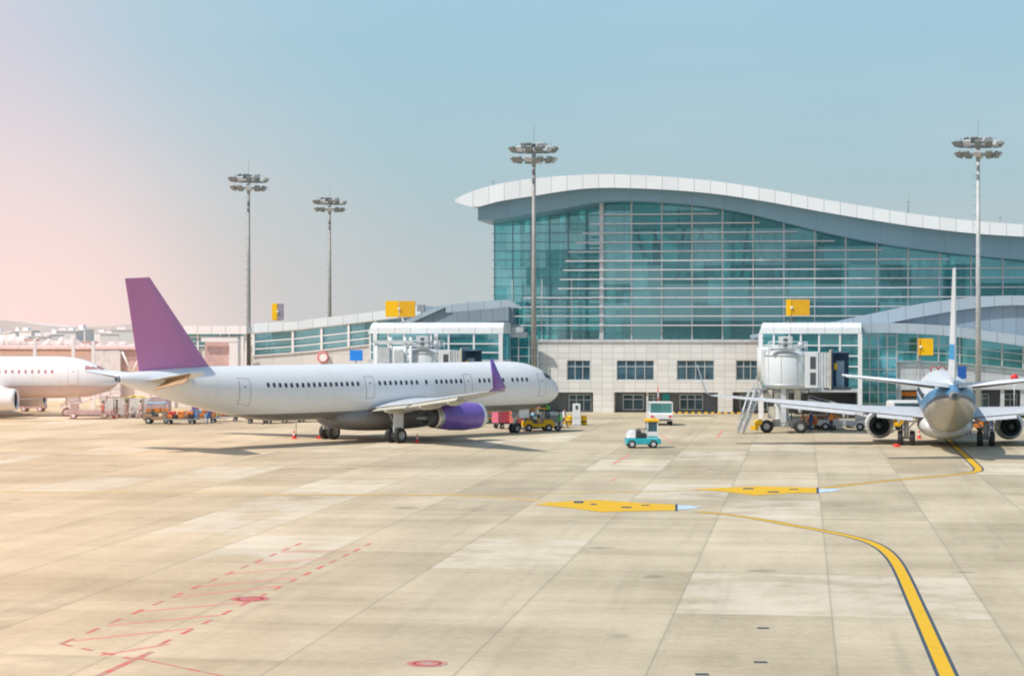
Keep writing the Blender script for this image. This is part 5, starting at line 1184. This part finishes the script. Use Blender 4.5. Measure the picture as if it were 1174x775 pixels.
# left group by the pale airliner
def belt_loader(label, c, rz, body, belt, warm=False):
    t = thing('belt_loader', label, 'belt loader', (c.x, c.y, 0), rz)
    b = MB(); b.box(-2.4, 2.0, -.8, .8, .4, .85); b.build('body', body, t, .05)
    b = MB(); b.box(-1.9, -1.1, -.78, -.1, .85, 1.5); b.build('cab', body, t, .04)
    b = MB(); b.loft([[(-2.9, y, .95), (2.8, y, 2.5), (2.8, y, 2.68), (-2.9, y, 1.13)] for y in (.0, .72)], 0, False); b.build('conveyor', belt, t)
    b = MB()
    for y in (-.02, .74):
        b.tube((-2.9, y, 1.4), (2.8, y, 2.95), .03, n=5)
        for i in range(7): x = -2.8+i*.93; b.tube((x, y, 1.05+(x+2.9)*.272), (x, y, 1.4+(x+2.9)*.272), .025, n=5)
    b.bar((1.0, .36, .85), (1.6, .36, 2.2), .12); b.build('rails', M['grey'] if not warm else M['hazedark'], t)
    wheels(t, [(x, y) for x in (-1.6, 1.3) for y in (-.72, .72)], .34, .22, [M['rub_haze'], M['white_haze']] if warm else None); return t
belt_loader('haze-tinted belt loader standing under the nose of the pale airliner', at(104, 190), .15, M['hazedark'], M['hazewall'], True)  # equipment here wears pink colours that imitate the haze
tractor('haze-tinted tractor under the belly of the pale airliner at the left', at(38, 207), .0, M['hazedark'], None, True)
for k, (px, Y) in enumerate(((124, 193.5), (140, 193), (157, 192.5), (172, 195))):
    t = thing('cargo_bin', ['cream cargo bin nearest the pale airliner nose, first of four', 'cream cargo bin behind the middle brown worker, second of four', 'cream cargo bin under the yellow tarp, third of four', 'cream cargo bin beside the brown container, fourth of four'][k], 'cargo bin', at(px, Y), 0, 'cream cargo bins')
    b = MB(); b.loft([[(-.6, -.6, z_), (.6, -.6, z_), (.6, .6, z_), (-.6, .6, z_)] if z_ > .9 else [(-.45, -.55, z_), (.55, -.55, z_), (.55, .55, z_), (-.45, .55, z_)] for z_ in (.4, .95, 1.85)], 0, False); b.build('shell', M['palewall'], t)
    b = MB(); b.box(-.65, .65, -.62, .62, .3, .39); b.build('pallet', M['hazedark'], t); wheels(t, [(x, y) for x in (-.4, .4) for y in (-.5, .5)], .15, .12, [M['rub_haze'], M['white_haze']])
t = thing('folded_tarp', 'crumpled yellow tarp lying on the cream cargo bins', 'tarp', at(156, 192.5, 1.852), 0)
b = MB(); random.seed(3); g = [[(-1.3+i*.2, -.5+j*.2, .06+.3*random.random()*math.sin(PI*i/13)) for j in range(6)] for i in range(14)]; b.loft(g, 0, True, False, False); b.build('sheet', M['tarp'], t)
t = thing('lower_container', 'brown rounded cargo container right of the cream bins', 'container', at(182, 195), 0)
b = MB(); b.loft([[(-1.1, y, .5), (1.1, y, .5), (1.1, y, 1.3), (.6, y, 1.95), (-.6, y, 1.95), (-1.1, y, 1.3)] for y in (-.8, .8)], 0, False); b.build('shell', paint('lavender_brown', (.58, .42, .42), .6), t)
b = MB(); b.box(-1.1, 1.1, -.83, -.801, .5, .85); b.build('orange_skirt', M['orange'], t)
b = MB(); b.box(-1.2, 1.2, -.85, .85, .34, .49); b.build('pallet', M['boxfill'], t); wheels(t, [(x, y) for x in (-.8, .8) for y in (-.7, .7)], .17, .12)
t = thing('tow_bar', 'long dark tow bar lying on the ground behind the purple tail airliner', 'tow bar', at(205, 189), 0)
b = MB(); b.tube((-1.9, 0, .3), (1.6, 0, .3), .05, n=6); b.tube((1.6, 0, 0), (1.6, 0, .9), .06, n=6); b.lathe([(-.05, 0), (-.05, .2), (.05, .2), (.05, 0)], 12, axis='y', c=(-1.2, 0, .2)); b.build('bar', M['hazedark'], t)

for k, (px, Y, rz, cl, vs, ps, lb) in enumerate(((303, 178, 1.2, 'cloth', 'orange', 'stand', 'worker in orange vest beside the left dark dolly under the belly'), (240, 178.5, 3.0, 'clothblue', None, 'walk', 'worker in blue walking along the luggage dollies'), (118, 188, 2.6, 'clothwarm', 'coral', 'reach', 'worker in coral vest loading at the haze-tinted belt loader'), (1012, 167, 1.0, 'cloth', 'orange', 'stand', 'worker in orange vest beside the left engine of the blue-white airliner'), (1137, 165, 2.0, 'clothblue', 'hivis', 'reach', 'worker in green vest near the yellow tractor at far right'), (953, 166, .4, 'cloth', 'orange', 'reach', 'worker in orange vest at the white and green belt loader'))):
    person(lb, at(px, Y), rz, ps, M[cl], M[vs] if vs else None)
for k, (px, Y, lb) in enumerate(((552, 181, 'yellow dolly between the violet engine and the pink cart'), (627, 172, 'yellow dolly behind the worker standing under the nose'))):
    dolly(lb, at(px, Y), .3, M['yellow']); load(at(px, Y), .3, [['yellow','orange','grey'],['blue','orange']], ('dolly near pink cart', 'dolly under the nose')[k])
# right group behind the wing
belt_loader('white and green belt loader right of the boarding bridge wheels', at(965, 168), 2.9, M['lgrey'], M['white'])
dolly('orange dolly behind the left wing of the blue-white airliner', at(940, 170), .1, M['orange']); load(at(940, 170), .1, [['brown','orange','black','grey'],['orange','brown','red']], 'dolly behind the wing')
dolly('sky-blue dolly beside the boarding bridge wheels', at(924, 171.5), .1, M['skyblue'], rails=True)
cart('grey baggage cart behind the left engine of the blue-white airliner', at(985, 172), .1, None, 'lgrey', 'lgrey')
tractor('yellow tractor under the left wing root of the blue-white airliner', at(1022, 168), .2, M['yellow'], M['yellow2'])
tractor('orange tractor just left of the right main wheels of the blue-white airliner', at(1116, 166), .2, M['orange'], M['orange'])
tractor('yellow tractor behind the right engine of the blue-white airliner', at(1142, 168), .2, M['yellow2'], M['yellow'])
t = thing('white_van', 'white van parked by the orange sign board of the concourse', 'van', at(1044, 184), .1)
b = MB(); b.loft([[(x, -.9, .4), (x, .9, .4), (x, .9, h*.55+.3), (x, .82, h), (x, -.82, h), (x, -.9, h*.55+.3)] for x, h in ((-2.1,1.85),(-1.9,2.0),(1.0,2.0),(1.5,1.5),(2.1,1.1),(2.25,.8))], 0, False); b.build('body', M['white'], t, .05)
b = MB(); b.box(-1.8, .9, -.9, -.872, 1.35, 1.75); b.build('side_window', M['pane'], t); b = MB(); b.add([(1.05,-.75,1.95),(1.05,.75,1.95),(1.53,.75,1.5),(1.53,-.75,1.5)], [(0,1,2,3)]); b.build('windscreen', M['pane'], t)
wheels(t, [(x, y) for x in (-1.4, 1.4) for y in (-.8, .8)], .33, .22)

# ------------------------------------------------------------------ far skyline on the left
hz = [paint('haze_building_'+str(i), c_, .9, var=.04, scale=.02) for i, c_ in enumerate(((.97,.87,.84),(.98,.90,.87),(.95,.85,.83)))]  # distance haze is put into the colours of buildings, hills and trees
descr = ['slab', 'block', 'tower', 'hall', 'house', 'warehouse']
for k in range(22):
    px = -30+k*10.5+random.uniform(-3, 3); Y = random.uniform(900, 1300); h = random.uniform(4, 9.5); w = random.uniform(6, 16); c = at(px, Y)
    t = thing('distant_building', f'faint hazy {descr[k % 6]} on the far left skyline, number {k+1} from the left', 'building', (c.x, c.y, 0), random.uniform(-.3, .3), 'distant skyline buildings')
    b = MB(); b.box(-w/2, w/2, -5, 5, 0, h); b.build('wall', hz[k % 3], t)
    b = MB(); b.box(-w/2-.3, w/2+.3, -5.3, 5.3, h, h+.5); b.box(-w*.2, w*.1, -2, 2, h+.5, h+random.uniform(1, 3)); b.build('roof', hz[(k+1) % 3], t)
b = MB(); pts = []
for i in range(90):
    x = -1400+i*30; h = 10+9*math.sin(i*.31)+6*math.sin(i*.83+1)+4*random.random(); pts.append((x, h))
b.loft([[(x, 2600, 0), (x, 2600, max(3, h)), (x, 3000, max(3, h*.7)), (x, 3000, 0)] for x, h in pts], 0, False); o = b.build('hills', paint('haze_tinted_hills', (.80, .70, .68), 1, var=.04, scale=.01)); tag(o, kind='structure')
b = MB(); random.seed(9); pts = []
for i in range(420):
    x = -330+i*.72; pts.append((x, 4.2+1.5*math.sin(i*.045)+.9*math.sin(i*.21+2)+.7*math.sin(i*.9)+.9*random.random()))
b.loft([[(x, 800, 0), (x, 800+random.uniform(-.6,.6), h*.6), (x, 801.5+random.uniform(-.8,.8), h), (x, 806, h*.5), (x, 806, 0)] for x, h in pts], 0, True)
o = b.build('tree_line', paint('haze_tinted_foliage', (.84, .70, .66), 1, var=.08, scale=.1), weld=False); tag(o, 'faint hazy line of trees along the far left horizon', 'trees', kind='stuff')

# ------------------------------------------------------------------ sky, sun, camera
SUN = Vector((-.62, -.40, 1.0)).normalized(); elev = math.asin(SUN.z); azi = math.atan2(SUN.x, SUN.y)
wd = bpy.data.worlds.new('World'); bpy.context.scene.world = wd; wd.use_nodes = True; nt = wd.node_tree
for n in list(nt.nodes): nt.nodes.remove(n)
out = nt.nodes.new('ShaderNodeOutputWorld'); bg = nt.nodes.new('ShaderNodeBackground'); nt.links.new(bg.outputs[0], out.inputs[0])
sky = nt.nodes.new('ShaderNodeTexSky'); sky.sky_type = 'NISHITA'; sky.sun_disc = False; sky.sun_elevation = elev; sky.sun_rotation = azi; sky.dust_density = 3.5; sky.air_density = 1.2
tc = nt.nodes.new('ShaderNodeTexCoord'); sp = nt.nodes.new('ShaderNodeSeparateXYZ'); nt.links.new(tc.outputs['Generated'], sp.inputs[0])
cr = nt.nodes.new('ShaderNodeValToRGB'); nt.links.new(sp.outputs[2], cr.inputs[0]); el = cr.color_ramp.elements
el[0].position = 0; el[0].color = srgb(186, 197, 199); el[1].position = 1; el[1].color = srgb(110, 155, 200)
for p_, c_ in ((.03, srgb(184,196,199)), (.08, srgb(170,197,206)), (.17, srgb(154,197,217)), (.35, srgb(135,180,210))): e = el.new(p_); e.color = c_
side = ramp(nt, math_(nt, 'ADD', sp.outputs[0], math_(nt, 'MULTIPLY', sp.outputs[2], .45)), .05, -.26)
cr2 = nt.nodes.new('ShaderNodeValToRGB'); nt.links.new(side, cr2.inputs[0]); e2 = cr2.color_ramp.elements
warm = mixc(nt, ramp(nt, sp.outputs[2], .0, .16), srgb(255,226,219), srgb(212,208,220))
mid = mixc(nt, ramp(nt, sp.outputs[2], .02, .15), srgb(210, 206, 204), srgb(184, 204, 216))
nt.nodes.remove(cr2)
g = mixc(nt, ramp(nt, side, 0, .6, 0, .8), cr.outputs[0], mid); g = mixc(nt, ramp(nt, side, .45, 1.0, 0, 1), g, warm)
nsk = mixc(nt, 1.0, sky.outputs[0], (.10, .10, .10, 1), 'MULTIPLY')
low = ramp(nt, sp.outputs[2], .25, .75, .06, .45)
hz_n = N(nt, 'TexNoise'); hz_n.inputs['Scale'].default_value = 5; hz_n.inputs['Detail'].default_value = 5
mpw = N(nt, 'Mapping'); mpw.inputs['Scale'].default_value = (1, 1, 4); nt.links.new(tc.outputs['Generated'], mpw.inputs[0]); nt.links.new(mpw.outputs[0], hz_n.inputs['Vector'])
g = mixc(nt, ramp(nt, hz_n.outputs[0], .35, .75, 0, .10), g, srgb(222, 220, 220))
nt.links.new(mixc(nt, low, g, nsk), bg.inputs[0]); bg.inputs[1].default_value = 1.06
sl = bpy.data.lights.new('sun', 'SUN'); sl.energy = 3.7; sl.angle = math.radians(.6); sl.color = (1, .95, .87); so = bpy.data.objects.new('sun', sl); C.objects.link(so); so.rotation_euler = SUN.to_track_quat('Z', 'Y').to_euler()
cam = bpy.data.cameras.new('camera'); cam.sensor_width = 36; cam.lens = FPX/1174*36; cam.shift_y = -7.6/1174; cam.clip_end = 20000; cam.clip_start = .5
co = bpy.data.objects.new('camera', cam); C.objects.link(co); co.location = (0, 0, CAMZ); co.rotation_euler = (PI/2, 0, 0)
sc = bpy.context.scene; sc.camera = co
sc.view_settings.view_transform = 'Standard'; sc.view_settings.look = 'None'; sc.view_settings.exposure = 0
sc.render.engine = 'CYCLES'; sc.cycles.use_denoising = True; sc.cycles.max_bounces = 6; sc.cycles.transparent_max_bounces = 16; sc.cycles.filter_width = 2.0
